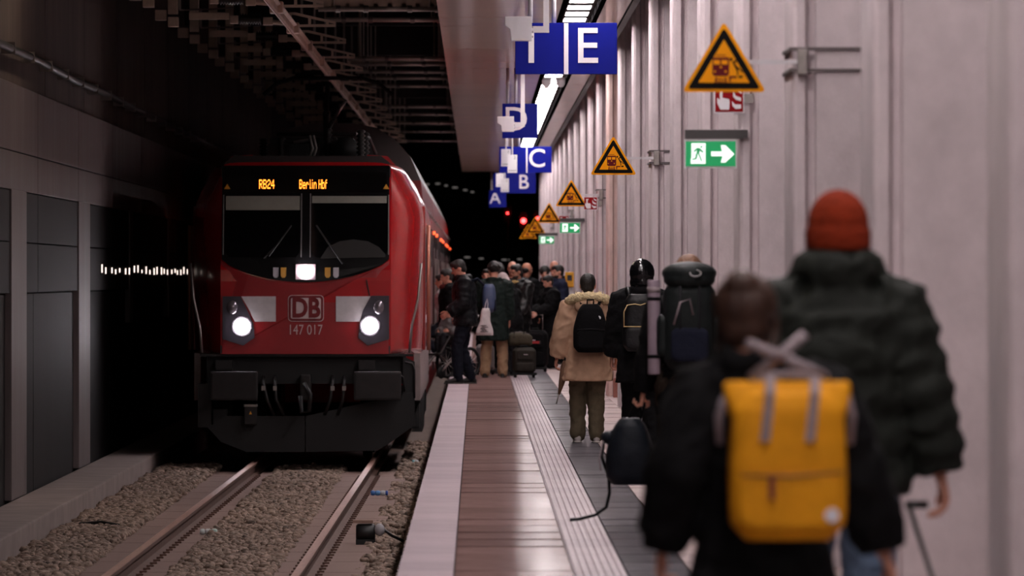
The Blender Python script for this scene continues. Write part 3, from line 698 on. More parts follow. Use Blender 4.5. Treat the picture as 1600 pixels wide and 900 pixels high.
# fire-alarm flags
m_fire = M('fire_sign_red', C(140,6,18), .6, spec=.15)
def fire_sign(label):
    root = empty('fire_alarm_sign', (0,0,0), label, 'sign', 'red fire alarm signs')
    s = 230.0
    def q(pts): return [((a-1139)/s, -(b-154)/s) for a, b in pts]
    p = MB().prism(q([(1116,132),(1162,132),(1162,176),(1116,176)]), -.003, .006).build('plate', whitep, root)
    MB().prism(q([(1118,134),(1160,134),(1160,174),(1118,174)]), -.006, -.003).build('field', m_fire, p)
    def w_(pts): MB().prism(q(pts), -.009, -.006).build('pictogram', whitep, p)
    w_([(1121,153),(1125,156),(1125,143),(1127,141),(1129,143),(1129,153),(1139,155),(1140,160),(1139,171),(1126,171),(1121,161)])
    w_([(1123,140),(1133,140),(1131,143),(1125,143)])
    w_([(1145,142),(1149,150),(1157,153),(1157,158),(1149,156),(1145,151)]); w_([(1143,158),(1148,163),(1157,163),(1157,169),(1149,170),(1144,165)]); w_([(1148,137),(1152,144),(1158,147),(1157,142)])
    MB().box((.10, .0, -.03), (.16, .012, .03)).build('mount', steel, root)
    return root
fs = fire_sign(''); sx = W(1139,154,50.3)
for k, (kk, lab, dx, dz) in enumerate(((3, 'red fire alarm sign with white hand, tucked below the largest warning triangle', 0, 0), (10, 'small red fire alarm sign below the third warning triangle', -.03, -.12), (14, 'tiny red fire alarm sign below the fourth warning triangle', -.03, -.12))):
    o = fs if k == 0 else copy_tree(fs); o.location = (sx.x+dx, COLD[kk]-.02, sx.z+dz); o['label'] = lab
# exit signs
m_green = M('exit_green', C(10,140,80), .4, emit=.30); m_exw = M('exit_white', (.9,1,.95), .4, emit=.42)
m_dbar = M('dark_bracket', C(66,62,62), .6)
def exit_sign(label):
    root = empty('exit_sign', (0,0,0), label, 'sign', 'green emergency exit signs'); s = F/50.3
    def q(pts): return [((a-1111)/s, -(b-241)/s) for a, b in pts]
    MB().prism(q([(1070,203),(1161,203),(1161,217),(1070,217)]), -.02, .05).build('bracket', m_dbar, root)
    b = MB().prism(q([(1069,218),(1151,218),(1151,263),(1069,263)]), -.012, .05).build('light_box', whitep, root, bevel=.003)
    MB().prism(q([(1071,221),(1149,221),(1149,260),(1071,260)]), -.016, -.012).build('green_face', m_green, b)
    def w_(pts, m=m_exw): MB().prism(q(pts), -.020, -.016).build('pictogram', m, b)
    w_([(1080,224),(1102,224),(1102,256),(1079,256),(1079,249),(1080,246)])
    w_([(1111,237),(1128,237),(1126,227),(1133,227),(1147,241),(1133,254),(1126,254),(1129,244),(1111,244)])
    def g_(pts): MB().prism(q(pts), -.024, -.020).build('running_figure', m_green, b)
    g_([(1094,228),(1097,228),(1097,231),(1094,231)]); g_([(1089,231),(1094,232),(1092,240),(1088,240)]); g_([(1083,236),(1089,231),(1090,233),(1085,238)])
    g_([(1090,239),(1092,239),(1097,252),(1095,252)]); g_([(1087,240),(1090,240),(1088,249),(1081,250),(1081,248),(1086,247)]); g_([(1093,232),(1099,237),(1098,239),(1092,235)])
    MB().box((.19, .0, .105), (.24, .04, .16)).build('mount', m_dbar, root)
    return root
es = exit_sign(''); ex = W(1111,241,50.3)
for k, (kk, lab) in enumerate(((3, 'lit green exit sign with running figure and arrow, the largest one'), (12, 'lit green exit sign, smaller, below the third warning triangle'), (17, 'lit green exit sign, the smallest and farthest along the columns'))):
    o = es if k == 0 else copy_tree(es); o.location = (ex.x, COLD[kk]-.03, ex.z); o['label'] = lab
# blue sector signs
m_blue = M('sign_blue', C(0,10,118), .55, spec=.15); m_sw = M('sign_white', C(226,218,226), .5)
def sector(letter, d, x0, x1, y0, y1, lx0, div, left, label, tx):
    s = F/d; root = empty('platform_sign', W((x0+x1)/2, y1, d), label, 'sign', 'blue platform sector signs')
    a, b = W(x0, y0, d), W(x1, y1, d)
    p = MB().box((a.x, d-.05, b.z), (b.x, d+.05, a.z)).build('panel', m_blue, root, bevel=.004)
    if div: q0 = W(div[0], y0, d); q1 = W(div[1], y1, d); MB().box((q0.x, d-.058, q1.z), (q1.x, d-.05, q0.z)).build('divider', m_sw, p)
    h = (y1-y0)/s
    loc = Vector(W(tx, (y0+y1)/2-(y1-y0)*.02, d)); loc.y = d-.056
    text('letter', letter, h*.98, m_sw, p, loc-gorg(p), sx=.98, bold=.003)
    if left: loc = Vector(W(left[1], (y0+y1)/2-(y1-y0)*.02, d)); loc.y = d-.056; text('letter', left[0], h*.98, m_sw, p, loc-gorg(p), bold=.003)
    for px in ((x0*.62+x1*.38), (x0*.85+x1*.15)):
        q = W(px, y0, d); MB().tube([(q.x, d, q.z-.02), (q.x, d, CZ)], .022, 8).build('hanger', greypaint, root, smooth=True)
    return root
sector('E', 72.5, 805, 964, 36, 116, 0, (881,888), ('1', 830), 'large blue platform sign with a white letter E, nearest one', 917)
sector('D', 107, 785, 840, 162, 216, 0, None, None, 'blue platform sign with a white letter D behind a grey box', 806)
sector('C', 141, 780, 862, 229, 270, 0, (822,824), None, 'blue platform sign with a white letter C behind two white boards', 839)
sector('B', 177, 771, 837, 270, 302, 0, None, None, 'blue platform sign with a white letter B below the C sign', 818)
sector('A', 212, 764, 791, 297, 324, 0, None, None, 'small blue platform sign with a white letter A, farthest one', 773.5)
# grey boxes on L-brackets in front of E and D
def lbox(d, pts, br, label):
    root = empty('monitor_box', W(pts[0][0], pts[3][1], d), label, 'monitor', 'grey boxes on hanging brackets')
    MB().prism([(W(a, b, d).x, W(a, b, d).z) for a, b in pts], d-.06, d+.10).build('housing', greypaint, root, bevel=.006)
    (vx0, vx1, vy, hx0, hy0, hy1) = br
    a, b = W(vx0, hy1, d), W(vx1, vy, d); MB().box((a.x, d-.02, a.z), (b.x, d+.04, CZ)).build('hanger', greypaint, root)
    a, b = W(hx0, hy0, d), W(vx0, hy1, d); MB().box((a.x, d-.02, b.z), (b.x, d+.04, a.z)).build('bracket_arm', greypaint, root)
    for yy in (.25, .5, .75):
        p = W(hx0, hy0+(hy1-hy0)*yy*3-6, d); MB().box((p.x-.012, d-.03, p.z-.008), (p.x+.012, d+.03, p.z+.008)).build('bolt', steel, root)
lbox(66, [(789,26),(831,26),(831,64),(799,64),(797,46),(789,40)], (849,858,0,831,41,51), 'pale grey box on an L-shaped bracket in front of the E sign')
lbox(104, [(777,182),(803,182),(803,206),(784,206),(783,196),(777,192)], (813.5,820,140,803,191,198), 'pale grey box on an L-shaped bracket in front of the D sign')
def board(d, x0, y0, x1, y1, num, label):
    root = empty('number_board', W((x0+x1)/2, y1, d), label, 'board', 'white number boards')
    a, b = W(x0, y0, d), W(x1, y1, d); p = MB().box((a.x, d-.02, b.z), (b.x, d+.02, a.z)).build('panel', whitep, root, bevel=.004)
    m_ink = M('board_ink', C(60,58,64), .6)
    loc = W(x1-(x1-x0)*.25, y0+(y1-y0)*.16, d); loc.y = d-.026; text('numeral', num, (a.z-b.z)*.25, m_ink, p, loc-gorg(p))
    for k in range(4):
        q = W(x0+(x1-x0)*(.15+.2*k), y1-(y1-y0)*.12, d); MB().box((q.x, d-.025, q.z-.006), (q.x+.02, d-.02, q.z+.008)).build('print_mark', m_ink, p)
    q = W((x0+x1)/2, y0, d); MB().tube([(q.x, d, q.z-.01), (q.x, d, CZ)], .012, 6).build('hanger', greypaint, root)
board(136, 783, 233, 798, 260, '1', 'upper left white board hanging in front of the C sign')
board(133, 793, 242, 808, 270, '2', 'lower right white board hanging in front of the C sign')
board(172, 775, 271, 787, 292, '1', 'smaller white board on the left in front of the B sign')
board(169, 782.5, 279, 795, 300, '2', 'smaller white board on the right in front of the B sign')
# far red signal lamps and pale distant lamps
m_sig = M('red_signal_lamp', (1.0,.02,.02), .4, emit=14); m_far = M('distant_lamp', (1.0,.9,.85), .4, emit=.06)
for px, py, r_, lab in ((818,345,.085,'bright red signal lamp glowing in the dark tunnel end'),(793,333,.03,'tiny red lamp left of the bright red signal'),(840,341,.045,'tiny red lamp right of the bright red signal')):
    c = W(px, py, 262); root = empty('signal_lamp', (c.x, 262, c.z-.3), lab, 'signal', 'red signal lamps')
    MB().box((c.x-.14, 262, c.z-.3), (c.x+.14, 262.15, c.z+.3)).build('back_board', black, root)
    MB().lathe([(0,-.06),(r_,-.06),(r_,0),(0,0)], (c.x, 262, c.z), 16, 'y').build('lens', m_sig, root)
    MB().tube([(c.x, 262.1, c.z-.3), (c.x, 262.1, -1.07)], .03, 6).build('post', m_under, root)
for k, (px, py, wd) in enumerate(((668,288,5),(684,287,7),(697,290,5),(711,293,8),(727,297,6),(738,300,5),(730,402,9),(752,404,7),(790,406,12),(812,405,7),(846,403,8))):
    c = W(px, py, 329.6); hw = wd*329.6/F/2
    root = empty('distant_lamp', c, 'faint pale lamp far down the dark tunnel, %s of the row from the left' % ORD[k], 'lamp', 'faint lamps at the tunnel end')
    MB().box((c.x-hw, 329.6, c.z-.03), (c.x+hw, 329.68, c.z+.03)).build('lens', m_far, root)
    MB().box((c.x-hw-.02, 329.68, c.z-.05), (c.x+hw+.02, 330.0, c.z+.05)).build('arm', m_under, root)
# dome loudspeakers under the light row
for k, px in enumerate((854, 876)):
    c = W(px, 137, 113); c.z = CZ
    root = empty('dome_speaker', (c.x, 113, CZ-.12), ('white dome beside the light row, left of the pair below the E sign', 'white dome beside the light row, right of the pair below the E sign')[k], 'dome', 'ceiling domes')
    MB().lathe([(0,-.12),(.04,-.11),(.065,-.07),(.07,-.02),(.07,0)], (c.x, 113, CZ), 16).build('dome', whitep, root, smooth=True)
    MB().lathe([(.08,-.01),(.08,.03)], (c.x, 113, CZ), 16).build('base', greypaint, root)
# ============================================================ PEOPLE
from mathutils import noise as mn
def remesh(mb, vox, smooth=4, extra=None, name='m', fold=0.0):
    me = mb.mesh(name); o = bpy.data.objects.new('tmp', me); COL.objects.link(o)
    m = o.modifiers.new('r', 'REMESH'); m.mode = 'VOXEL'; m.voxel_size = vox; m.adaptivity = 0
    if smooth: s = o.modifiers.new('s', 'SMOOTH'); s.factor = .5; s.iterations = smooth
    dg = bpy.context.evaluated_depsgraph_get(); dg.update()
    res = bpy.data.meshes.new_from_object(o.evaluated_get(dg)); bpy.data.objects.remove(o); bpy.data.meshes.remove(me)
    if fold:
        off = Vector((random.uniform(0,50), random.uniform(0,50), random.uniform(0,50))); nv = len(res.vertices)
        co = np.empty(nv*3); res.vertices.foreach_get('co', co); no = np.empty(nv*3); res.vertices.foreach_get('normal', no); co = co.reshape(-1,3); no = no.reshape(-1,3)
        am = np.array([mn.noise(Vector((p[0]*7+p[2]*3, p[1]*7, p[2]*9))+off)+.6*mn.noise(Vector((p[0]*16-p[2]*6, p[1]*16, p[2]*14))+off) for p in co])
        am = -np.abs(am)+.3; co += no*(am*fold)[:, None]; res.vertices.foreach_set('co', co.reshape(-1)); res.update()
    if extra is not None and extra.v:
        bm = bmesh.new(); bm.from_mesh(res); em = extra.mesh('e'); bm.from_mesh(em); bm.to_mesh(res); bm.free(); bpy.data.meshes.remove(em)
    res.name = name; return res
def ik(a, t, l1, l2, pole):
    d = t-a; L = d.length; mx = (l1+l2)*.995
    if L > mx: t = a+d*(mx/L); d = t-a; L = mx
    u = d.normalized(); p = pole-u*pole.dot(u); p.normalize()
    c = (l1*l1+L*L-l2*l2)/(2*L); h = math.sqrt(max(0, l1*l1-c*c))
    return a+u*c+p*h, t
SKIN = M('skin', C(206,146,124), .55); SKIN2 = M('skin_tan', C(176,118,96), .55)
EYE = M('eye_dark', C(26,20,18), .3); LIP = M('lips', C(156,84,78), .5)
def fab(n, c, rough=.85, var=.25, vs=9, bump=.25, bs=40, spec=.14, **k): return M('cloth_'+n, C(*c), rough, var=var, vscale=vs, bump=bump, bscale=bs, spec=spec, **k)
m_blk = fab('black', (13,12,14)); m_blk2 = fab('black_nylon', (14,14,16), .42, spec=.3, bump=.35, bs=14); m_char = fab('charcoal', (34,33,36)); m_navy = fab('navy', (28,31,46))
m_jean = fab('dark_jeans', (44,48,58)); m_olive = fab('olive_trousers', (92,82,66)); m_beige = fab('beige_chinos', (166,134,106)); m_shoe = M('black_shoe', C(22,20,20), .5)
m_hair_d = M('dark_hair', C(26,20,18), .5, var=.4, vscale=40, bump=.5, bscale=90); m_hair_b = M('brown_hair', C(66,42,32), .5, var=.4, vscale=30, bump=.5, bscale=90, stretch=(1,1,.25)); m_hair_l = M('light_brown_hair', C(122,82,58), .5, var=.4, vscale=30, bump=.5, bscale=90, stretch=(1,1,.25))
X_, Y_, Z_ = Vector((1,0,0)), Vector((0,1,0)), Vector((0,0,1))
def hand(mb, w, d, u, n, k, curl=.5):
    d = d.normalized(); u = (u-d*u.dot(d)).normalized(); n = (n-d*n.dot(d)-u*n.dot(u)).normalized()
    mb.esec([(w-d*.01*k, .024*k, .018*k, u, n), (w+d*.03*k, .036*k, .017*k, u, n), (w+d*.07*k, .041*k, .015*k, u, n), (w+d*.092*k, .038*k, .011*k, u, n)], 10)
    for i, L in enumerate((.070, .080, .075, .058)):
        p = w+d*.085*k+u*(.030-.020*i)*k; dd = d.copy(); pts = [p-d*.015*k]; ang = curl*.9
        pts.append(p)
        for seg in (.42, .32, .26):
            dd = (dd*math.cos(ang)+n*math.sin(ang)).normalized() if True else dd
            p = p+dd*L*seg*k; pts.append(p); nn = n; n = (n-dd*n.dot(dd)).normalized()
        n = (nn-d*nn.dot(d)).normalized(); n = n if n.length > .1 else nn
        mb.capsule(pts, [.0095*k, .0095*k, .009*k, .0085*k, .0075*k], 7)
    p = w+d*.022*k+u*.028*k
    mb.capsule([p, p+(u*.8+d*.7).normalized()*.035*k, p+(u*.8+d*.7).normalized()*.035*k+(d*.95+n*.5*curl+u*.15).normalized()*.032*k, p+(u*.8+d*.7).normalized()*.04*k+(d*.95+n*.8*curl).normalized()*.055*k], [.014*k, .012*k, .010*k, .0085*k], 7)
def person(label, px, d, rot, h=1.75, group=None, feet=((-.10,0,0),(.10,0,0)), lean=0, hands=None, curl=(.6,.6), head=(0,0), coat=None, trousers=None, shoes=None, hair='short', hair_m=None, skin=None, vox=.014, pelvis=None, beard=None, tw=1.0, loc=None, neckdrop=0, hdx=0):
    k = h/1.75; rot = math.radians(rot)
    base = Vector(((px-CX)*d/F, d, 0)) if loc is None else Vector(loc)
    root = empty('person', base, label, 'person', group, rot)
    le = math.radians(lean); sp = Vector((0, math.sin(le), math.cos(le))); fw = Vector((0, math.cos(le), -math.sin(le)))
    feet = [Vector(f)*k for f in feet]
    pel = Vector((0, (feet[0].y+feet[1].y)/2-.25*math.sin(le)*k, .93*k)) if pelvis is None else Vector(pelvis)*k
    hips = [pel+X_*(-.092*k), pel+X_*.092*k]; ank = [f+Z_*.085*k for f in feet]
    if pelvis is None:
        for i in (0, 1):
            for _ in range(20):
                if (ank[i]-hips[i]).length > .845*k: pel.z -= .01*k; hips = [pel+X_*(-.092*k), pel+X_*.092*k]
    knee = []
    for i in (0, 1):
        kn, an = ik(hips[i], ank[i], .435*k, .42*k, Vector((.0, 1, .1))); knee.append(kn); ank[i] = an
    P = lambda t: pel+sp*t*k
    sh = [P(.475)+X_*(-.178*k), P(.475)+X_*(.178*k)]
    hd = hands or ((-.27,.03,.86),(.27,.03,.86)); wr = []; el = []
    for i in (0, 1):
        t = Vector(hd[i])*k; e, t = ik(sh[i], t, .285*k, .255*k, Vector((-.35 if i == 0 else .35, -1, -.1))); el.append(e); wr.append(t)
    nb = P(.535); yaw, pit = math.radians(head[0]), math.radians(head[1])
    HM = Matrix.Rotation(yaw, 3, 'Z') @ Matrix.Rotation(pit, 3, 'X')
    hc = nb+sp*.045*k+HM @ Vector((0, .015, .115))*k-Z_*neckdrop+X_*hdx; nb = nb+X_*hdx*.6
    H4 = Matrix.Translation(hc) @ HM.to_4x4() @ Matrix.Scale(k, 4)
    # ---- body, one surface
    b = MB()
    b.esec([(P(-.10), .135*k, .095*k, X_, fw), (P(.0), .165*k, .115*k, X_, fw), (P(.15), .138*k, .10*k, X_, fw), (P(.33), .165*k, .118*k, X_, fw), (P(.45), .165*k, .095*k, X_, fw), (P(.51), .10*k, .07*k, X_, fw), (P(.54), .06*k, .055*k, X_, fw)])
    b.capsule([P(.48), nb, hc-HM @ Vector((0, .01, .02))*k], [.062*k, .056*k, .056*k], 12)
    for i in (0, 1):
        s = -1 if i == 0 else 1
        b.capsule([sh[i]-X_*s*.03*k, sh[i].lerp(el[i], .4), el[i], el[i].lerp(wr[i], .3), wr[i]], [.058*k, .05*k, .042*k, .042*k, .028*k])
        b.capsule([hips[i], hips[i].lerp(knee[i], .5), knee[i], knee[i].lerp(ank[i], .35), ank[i]], [.092*k, .076*k, .056*k, .056*k, .040*k])
        b.capsule([ank[i]-Y_*.03*k-Z_*.04*k, ank[i]+Y_*.12*k-Z_*.055*k], [.038*k, .03*k])
    hb = MB(); hb.ell((0,-.012,.025), (.074,.094,.09)); hb.ell((0,.02,-.035), (.058,.068,.078)); hb.ell((0,.058,-.088), (.026,.024,.022), 10, 6)
    hb.capsule([(0,.086,.012), (0,.108,-.020)], [.010, .015], 8); hb.ell((0,.072,.032), (.05,.02,.013), 10, 6); hb.ell((0,.080,-.058), (.025,.014,.013), 10, 6)
    for s in (-1, 1): hb.ell((s*.076,-.008,-.008), (.012,.022,.032), 8, 6)
    hb.xf(H4); b.add(hb.v, hb.f)
    ex = MB()
    for i in (0, 1):
        s = -1 if i == 0 else 1; dv = (wr[i]-el[i]).normalized()
        u = Y_ if abs(dv.y) < .8 else Z_
        hand(ex, wr[i], dv, u, X_*(-s), k, curl[i])
    me = remesh(b, vox, 2, ex, 'body'); link('body', me, skin or SKIN, root, True)
    q = MB()
    for s in (-1, 1): q.ell((s*.031,.083,.008), (.013,.010,.007), 8, 5)
    q.xf(H4); q.build('eyes', EYE, root, True, org=(0,0,0))
    q = MB(); q.ell((0,.091,-.058), (.021,.006,.004), 8, 5); q.xf(H4); q.build('mouth', LIP, root, True, org=(0,0,0))
    # ---- trousers
    if trousers:
        tm, tt = trousers; t = MB()
        t.esec([(P(-.12), .14*k+tt, .10*k+tt, X_, fw), (P(.0), .17*k+tt, .12*k+tt, X_, fw), (P(.14), .145*k+tt, .108*k+tt, X_, fw)])
        for i in (0, 1):
            lp = [hips[i], hips[i].lerp(knee[i], .5), knee[i], knee[i].lerp(ank[i], .4), knee[i].lerp(ank[i], .75), ank[i]+Z_*.0]
            t.capsule(lp, [(.096*k+tt), .082*k+tt, .064*k+tt, .062*k+tt, .056*k+tt*1.1, .050*k+tt*1.2], 12)
        link('trousers', remesh(t, vox, 3, None, 'trousers', .022), tm, root, True)
    # ---- shoes
    for i in (0, 1):
        a = ank[i]; f = MB(); g0 = Vector((a.x, a.y, a.z-.085*k))
        f.esec([(g0+Vector((0,-.075*k,.035*k)), .024*k, .03*k, X_, Z_), (g0+Vector((0,-.05*k,.05*k)), .038*k, .05*k, X_, Z_), (g0+Vector((0,.02*k,.058*k)), .041*k, .054*k, X_, Z_), (g0+Vector((0,.09*k,.04*k)), .045*k, .038*k, X_, Z_), (g0+Vector((0,.155*k,.03*k)), .042*k, .028*k, X_, Z_), (g0+Vector((0,.19*k,.024*k)), .022*k, .018*k, X_, Z_)], 12)
        f.capsule([g0+Z_*.05*k, g0+Z_*.12*k], [.046*k, .046*k])
        so = link('shoe', remesh(f, .009, 2, None, 'shoe'), shoes or m_shoe, root, True)
        sl = MB(); sl.esec([(g0+Vector((0,-.08*k,.010*k)), .03*k, .011*k, X_, Z_), (g0+Vector((0,-.05*k,.011*k)), .042*k, .012*k, X_, Z_), (g0+Vector((0,.09*k,.011*k)), .049*k, .012*k, X_, Z_), (g0+Vector((0,.17*k,.011*k)), .043*k, .012*k, X_, Z_), (g0+Vector((0,.2*k,.011*k)), .02*k, .01*k, X_, Z_)], 12)
        sl.build('sole', M('shoe_sole', C(70,66,64), .7) if shoes is None else M('pale_sole', C(190,182,178), .7), so, True, org=(0,0,0))
    # ---- coat
    if coat:
        cm_, th, hem, flare = coat['m'], coat.get('th', .02), coat.get('hem', .78), coat.get('flare', 0)
        rib = coat.get('rib', 0); rp = coat.get('rp', .075); c = MB(); S = []
        nrow = 34; top = .53
        zs = [hem+(pel.z/k+.0-hem)*j/10 for j in range(10)] if hem < pel.z/k-.02 else []
        for z in zs:
            t = (pel.z/k-z)/max(.01, pel.z/k-hem); rr = rib*abs(math.sin(math.pi*z/rp)) if rib else 0
            S.append((Vector((pel.x, pel.y, z*k)), (.172+flare*t)*k+th+rr, (.128+flare*.8*t)*k+th+rr, X_, Y_, .9))
        keys = [(0,.17,.122),(.15,.156,.112),(.33,.172,.126),(.43,.178,.112),(.49,.150,.095),(.515,.10,.078),(.545,.072,.068)]
        t0 = 0 if hem < pel.z/k-.02 else (hem-pel.z/k)
        for j in range(nrow+1):
            t = t0+(top+.015-t0)*j/nrow
            for a_, b_ in zip(keys, keys[1:]):
                if a_[0] <= t <= b_[0]: f_ = (t-a_[0])/(b_[0]-a_[0]); rx = a_[1]+(b_[1]-a_[1])*f_; ry = a_[2]+(b_[2]-a_[2])*f_
            if t <= 0: rx, ry = .17, .122
            rr = rib*abs(math.sin(math.pi*(t+pel.z/k)/rp)) if rib and t < .46 else 0
            S.append((P(t), rx*tw*k+th+rr, ry*k+th+rr, X_, fw, .92))
        c.esec(S, 22)
        sr = coat.get('sl', 0)
        for i in (0, 1):
            s = -1 if i == 0 else 1; pts = []; rs = []
            A = [sh[i]-X_*s*.04*k, sh[i]+X_*s*.012*k, sh[i].lerp(el[i], .35), sh[i].lerp(el[i], .7), el[i], el[i].lerp(wr[i], .35), el[i].lerp(wr[i], .7), wr[i]-(wr[i]-el[i]).normalized()*.005]
            rs = [.066*k+th, .066*k+th, .061*k+th+sr, .056*k+th+sr, .052*k+th+sr, .050*k+th+sr, .046*k+th+sr, .040*k+th*.8+sr*.6]
            if rib:
                A2, r2 = [], []
                for j in range(len(A)-1):
                    for f_ in (0, .5): A2.append(A[j].lerp(A[j+1], f_)); r2.append(rs[j]+(rs[j+1]-rs[j])*f_-(rib*.8 if f_ else 0))
                A2.append(A[-1]); r2.append(rs[-1]); A, rs = A2, r2
            c.tube(A, rs, 14)
        if coat.get('collar'):
            cr = coat['collar']; R_ = .085*k
            c.tube([nb+sp*(.015+coat.get('cup', 0))*k+(X_*math.cos(a)*R_+fw*math.sin(a)*R_*.95) for a in (2*math.pi*j/14 for j in range(14))], cr, 10, close=True)
        if coat.get('hoodback'):
            r0 = coat['hoodback']
            c.ell(P(.50)-fw*(.10*k+th), (.13*k, .06*k+r0*.2, .075*k)); c.tube([P(.53)+(X_*math.cos(a)*.12*k-fw*math.sin(a)*.12*k)+fw*.02 for a in (math.pi*j/10 for j in range(11))], r0, 10)
        link('coat', remesh(c, vox*.9, coat.get('sm', 3), None, 'coat', coat.get('fold', .022)), cm_, root, True)
    # ---- hair and headgear
    hm = hair_m or m_hair_d; hh = MB(); nm = 'hair'
    if hair == 'short':
        hh.ell((0,-.022,.036), (.084,.098,.092)); hh.ell((0,-.045,-.02), (.072,.062,.07)); hh.ell((0,.03,.085), (.066,.06,.042))
    elif hair == 'curly':
        hh.ell((0,-.02,.045), (.098,.108,.098)); 
        for a in range(40): hh.ell((.09*math.cos(a*2.4)*math.sqrt((a+.5)/40), -.025+.1*math.sin(a*2.4)*math.sqrt((a+.5)/40), .12-.085*(a/40)), (.026,.026,.024), 6, 5)
    elif hair == 'bald':
        hh.ell((0,-.05,-.01), (.081,.06,.055))
    elif hair == 'bun':
        hh.ell((0,-.02,.03), (.102,.106,.102)); hh.ell((0,-.04,-.035), (.08,.07,.07)); hh.ell((0,-.075,.09), (.055,.05,.05))
        for s in (-1, 1): hh.capsule([(s*.075,.03,.02), (s*.082,.02,-.05), (s*.085,-.01,-.12)], [.02,.02,.012], 8)
    elif hair == 'long':
        for s in (-1, 1):
            for j in range(5): hh.capsule([(s*.012*j, .05-.02*j, .125-.006*j*j*.5), (s*(.03+.016*j), -.06, .10-.012*j), (s*(.02+.016*j), -.11, -.04)], [.010,.013,.010], 6)
        hh.ell((0,-.02,.035), (.088,.102,.094)); hh.ell((0,-.05,-.06), (.085,.07,.11)); hh.ell((0,-.06,-.15), (.08,.05,.10))
    elif hair == 'hood':
        nm = 'hood'; hh.ell((0,-.015,.02), (.118,.125,.128)); hh.ell((0,-.02,-.07), (.115,.11,.09)); hh.capsule([(0,.07,.125), (0,-.02,.140), (0,-.10,.10)], [.012,.014,.012], 8)
    elif hair in ('beanie', 'cap'):
        nm = 'beanie'; hh.ell((0,-.012,.03), (.098,.110,.112)); hh.esec([(Vector((0,-.014,-.05)), .094,.108,X_,Y_),(Vector((0,-.014,-.045)), .102,.114,X_,Y_),(Vector((0,-.012,.012)), .103,.115,X_,Y_),(Vector((0,-.012,.018)), .097,.108,X_,Y_)])
    if hair: hh.xf(H4); link(nm, remesh(hh, .009*k, 2 if hair != 'curly' else 1, None, nm), hm, root, True)
    if beard:
        bb = MB(); bb.ell((0,.03,-.07), (.058,.058,.045)); bb.xf(H4); bb.build('beard', beard, root, True, org=(0,0,0))
    root['_k'] = k
    bpy.context.view_layer.update()
    return dict(root=root, P=P, sh=sh, el=el, wr=wr, hc=hc, H4=H4, k=k, fw=fw, sp=sp, pel=pel, M=root.matrix_basis.copy(), nb=nb)
def prt(p, mb, name, mat, smooth=True, parent=None, rm=0, bevel=0):
    """part of a person or bag built in that root's local coordinates"""
    par = parent or p['root']
    if rm: return link(name, remesh(mb, rm, 2, None, name), mat, par, smooth)
    return mb.build(name, mat, par, smooth, bevel, org=(0,0,0))
def bag_root(p, name, label, cat, local):
    """separate thing carried by a person: its own top-level root in the person's frame"""
    m = p['M'] @ Matrix.Translation(local); r = empty(name, m.to_translation(), label, cat, None, p['root'].rotation_euler.z)
    return r
def slab(mb, c, hw, hd, z0, z1, taper=.85, pw=.55, n=9, bulge=0):
    S = []
    for j in range(n+1):
        t = j/n; e = (1-abs(2*t-1)**6)*.12+.88 if 0 < j < n else .72
        S.append((Vector((c[0], c[1], z0+(z1-z0)*t)), hw*(1+(taper-1)*max(0, t-.5)*2)*e, (hd+bulge*math.sin(math.pi*t))*e, X_, Y_, pw))
    return mb.esec(S, 24)
# ------------------------------------------------------------ foreground people (all walk away from the camera)
# 1 woman with the yellow backpack
m_yel = fab('yellow_canvas', (226,152,26), .7, var=.18, vs=7, bump=.35, bs=12); m_gst = fab('grey_strap', (150,136,140), .7)
d1 = 21.4
P1 = person('person in a wide black coat carrying a yellow backpack, seen from behind', 1194, d1, 4, 1.605, hdx=-.05, feet=((-.09,-.1,0),(.09,.18,0)), hands=((-.30,.08,.90),(.42,.05,.76)), head=(-18,-2),
    coat=dict(m=m_blk, th=.022, hem=.42, flare=.16, sl=.018, collar=.04), trousers=(m_jean, .01), hair='bun', hair_m=m_hair_b, vox=.012, tw=1.02)
r = bag_root(P1, 'backpack', 'mustard yellow roll-top backpack on the back of the black coat', 'backpack', (.036, -.20, .855)); r.scale = (.95,.95,.94)
bg = dict(root=r); q = MB(); slab(q, (0,-.07,0), .172, .075, 0, .43, .94, .5); q.esec([(Vector((0,-.07,.36)), .168,.07,X_,Y_,.5),(Vector((0,-.06,.42)), .185,.045,X_,Y_,.5),(Vector((0,-.055,.455)), .188,.028,X_,Y_,.5),(Vector((0,-.055,.465)), .18,.02,X_,Y_,.5)])
body = prt(bg, q, 'pack_body', m_yel, rm=.008)
q = MB(); slab(q, (0,-.145,0), .150, .018, .03, .19, .98, .5); prt(bg, q, 'front_pocket', m_yel, rm=.007)
q = MB().tube([(-.145,-.168,.192),(0,-.172,.188),(.15,-.166,.200)], .006, 6); z = prt(bg, q, 'zip', M('zip_brown', C(120,84,30), .6))
MB().box((-.065,-.178,.12),(-.048,-.170,.19)).build('zip_pull', M('zip_pull_maroon', C(110,34,30), .6), z, org=(0,0,0))
for sx_ in (-.075, .055):
    q = MB(); q.rings([[Vector((sx_+a+t*.02, -.155+.09*max(0, t-.75)*2-.004*b, .29+.19*t)) for a, b in ((-.014,0),(.014,0),(.014,1),(-.014,1))] for t in (0,.25,.5,.75,.9,1)]); prt(bg, q, 'front_strap', m_gst, False)
for a, b_ in (((-.10,.01,.47),(.06,.015,.60)), ((-.11,.0,.575),(.0,-.02,.53)), ((.0,-.02,.53),(.12,.02,.475))):
    q = MB().tube([a, (Vector(a)+Vector(b_))/2+Vector((0,-.02,.0)), b_], .016, 8); prt(bg, q, 'shoulder_strap', m_gst)
q = MB().tube([(-.10,-.04,.455),(-.06,-.06,.48),(0,-.062,.485),(.06,-.06,.48),(.10,-.04,.46)], .010, 8); prt(bg, q, 'top_roll', m_gst)
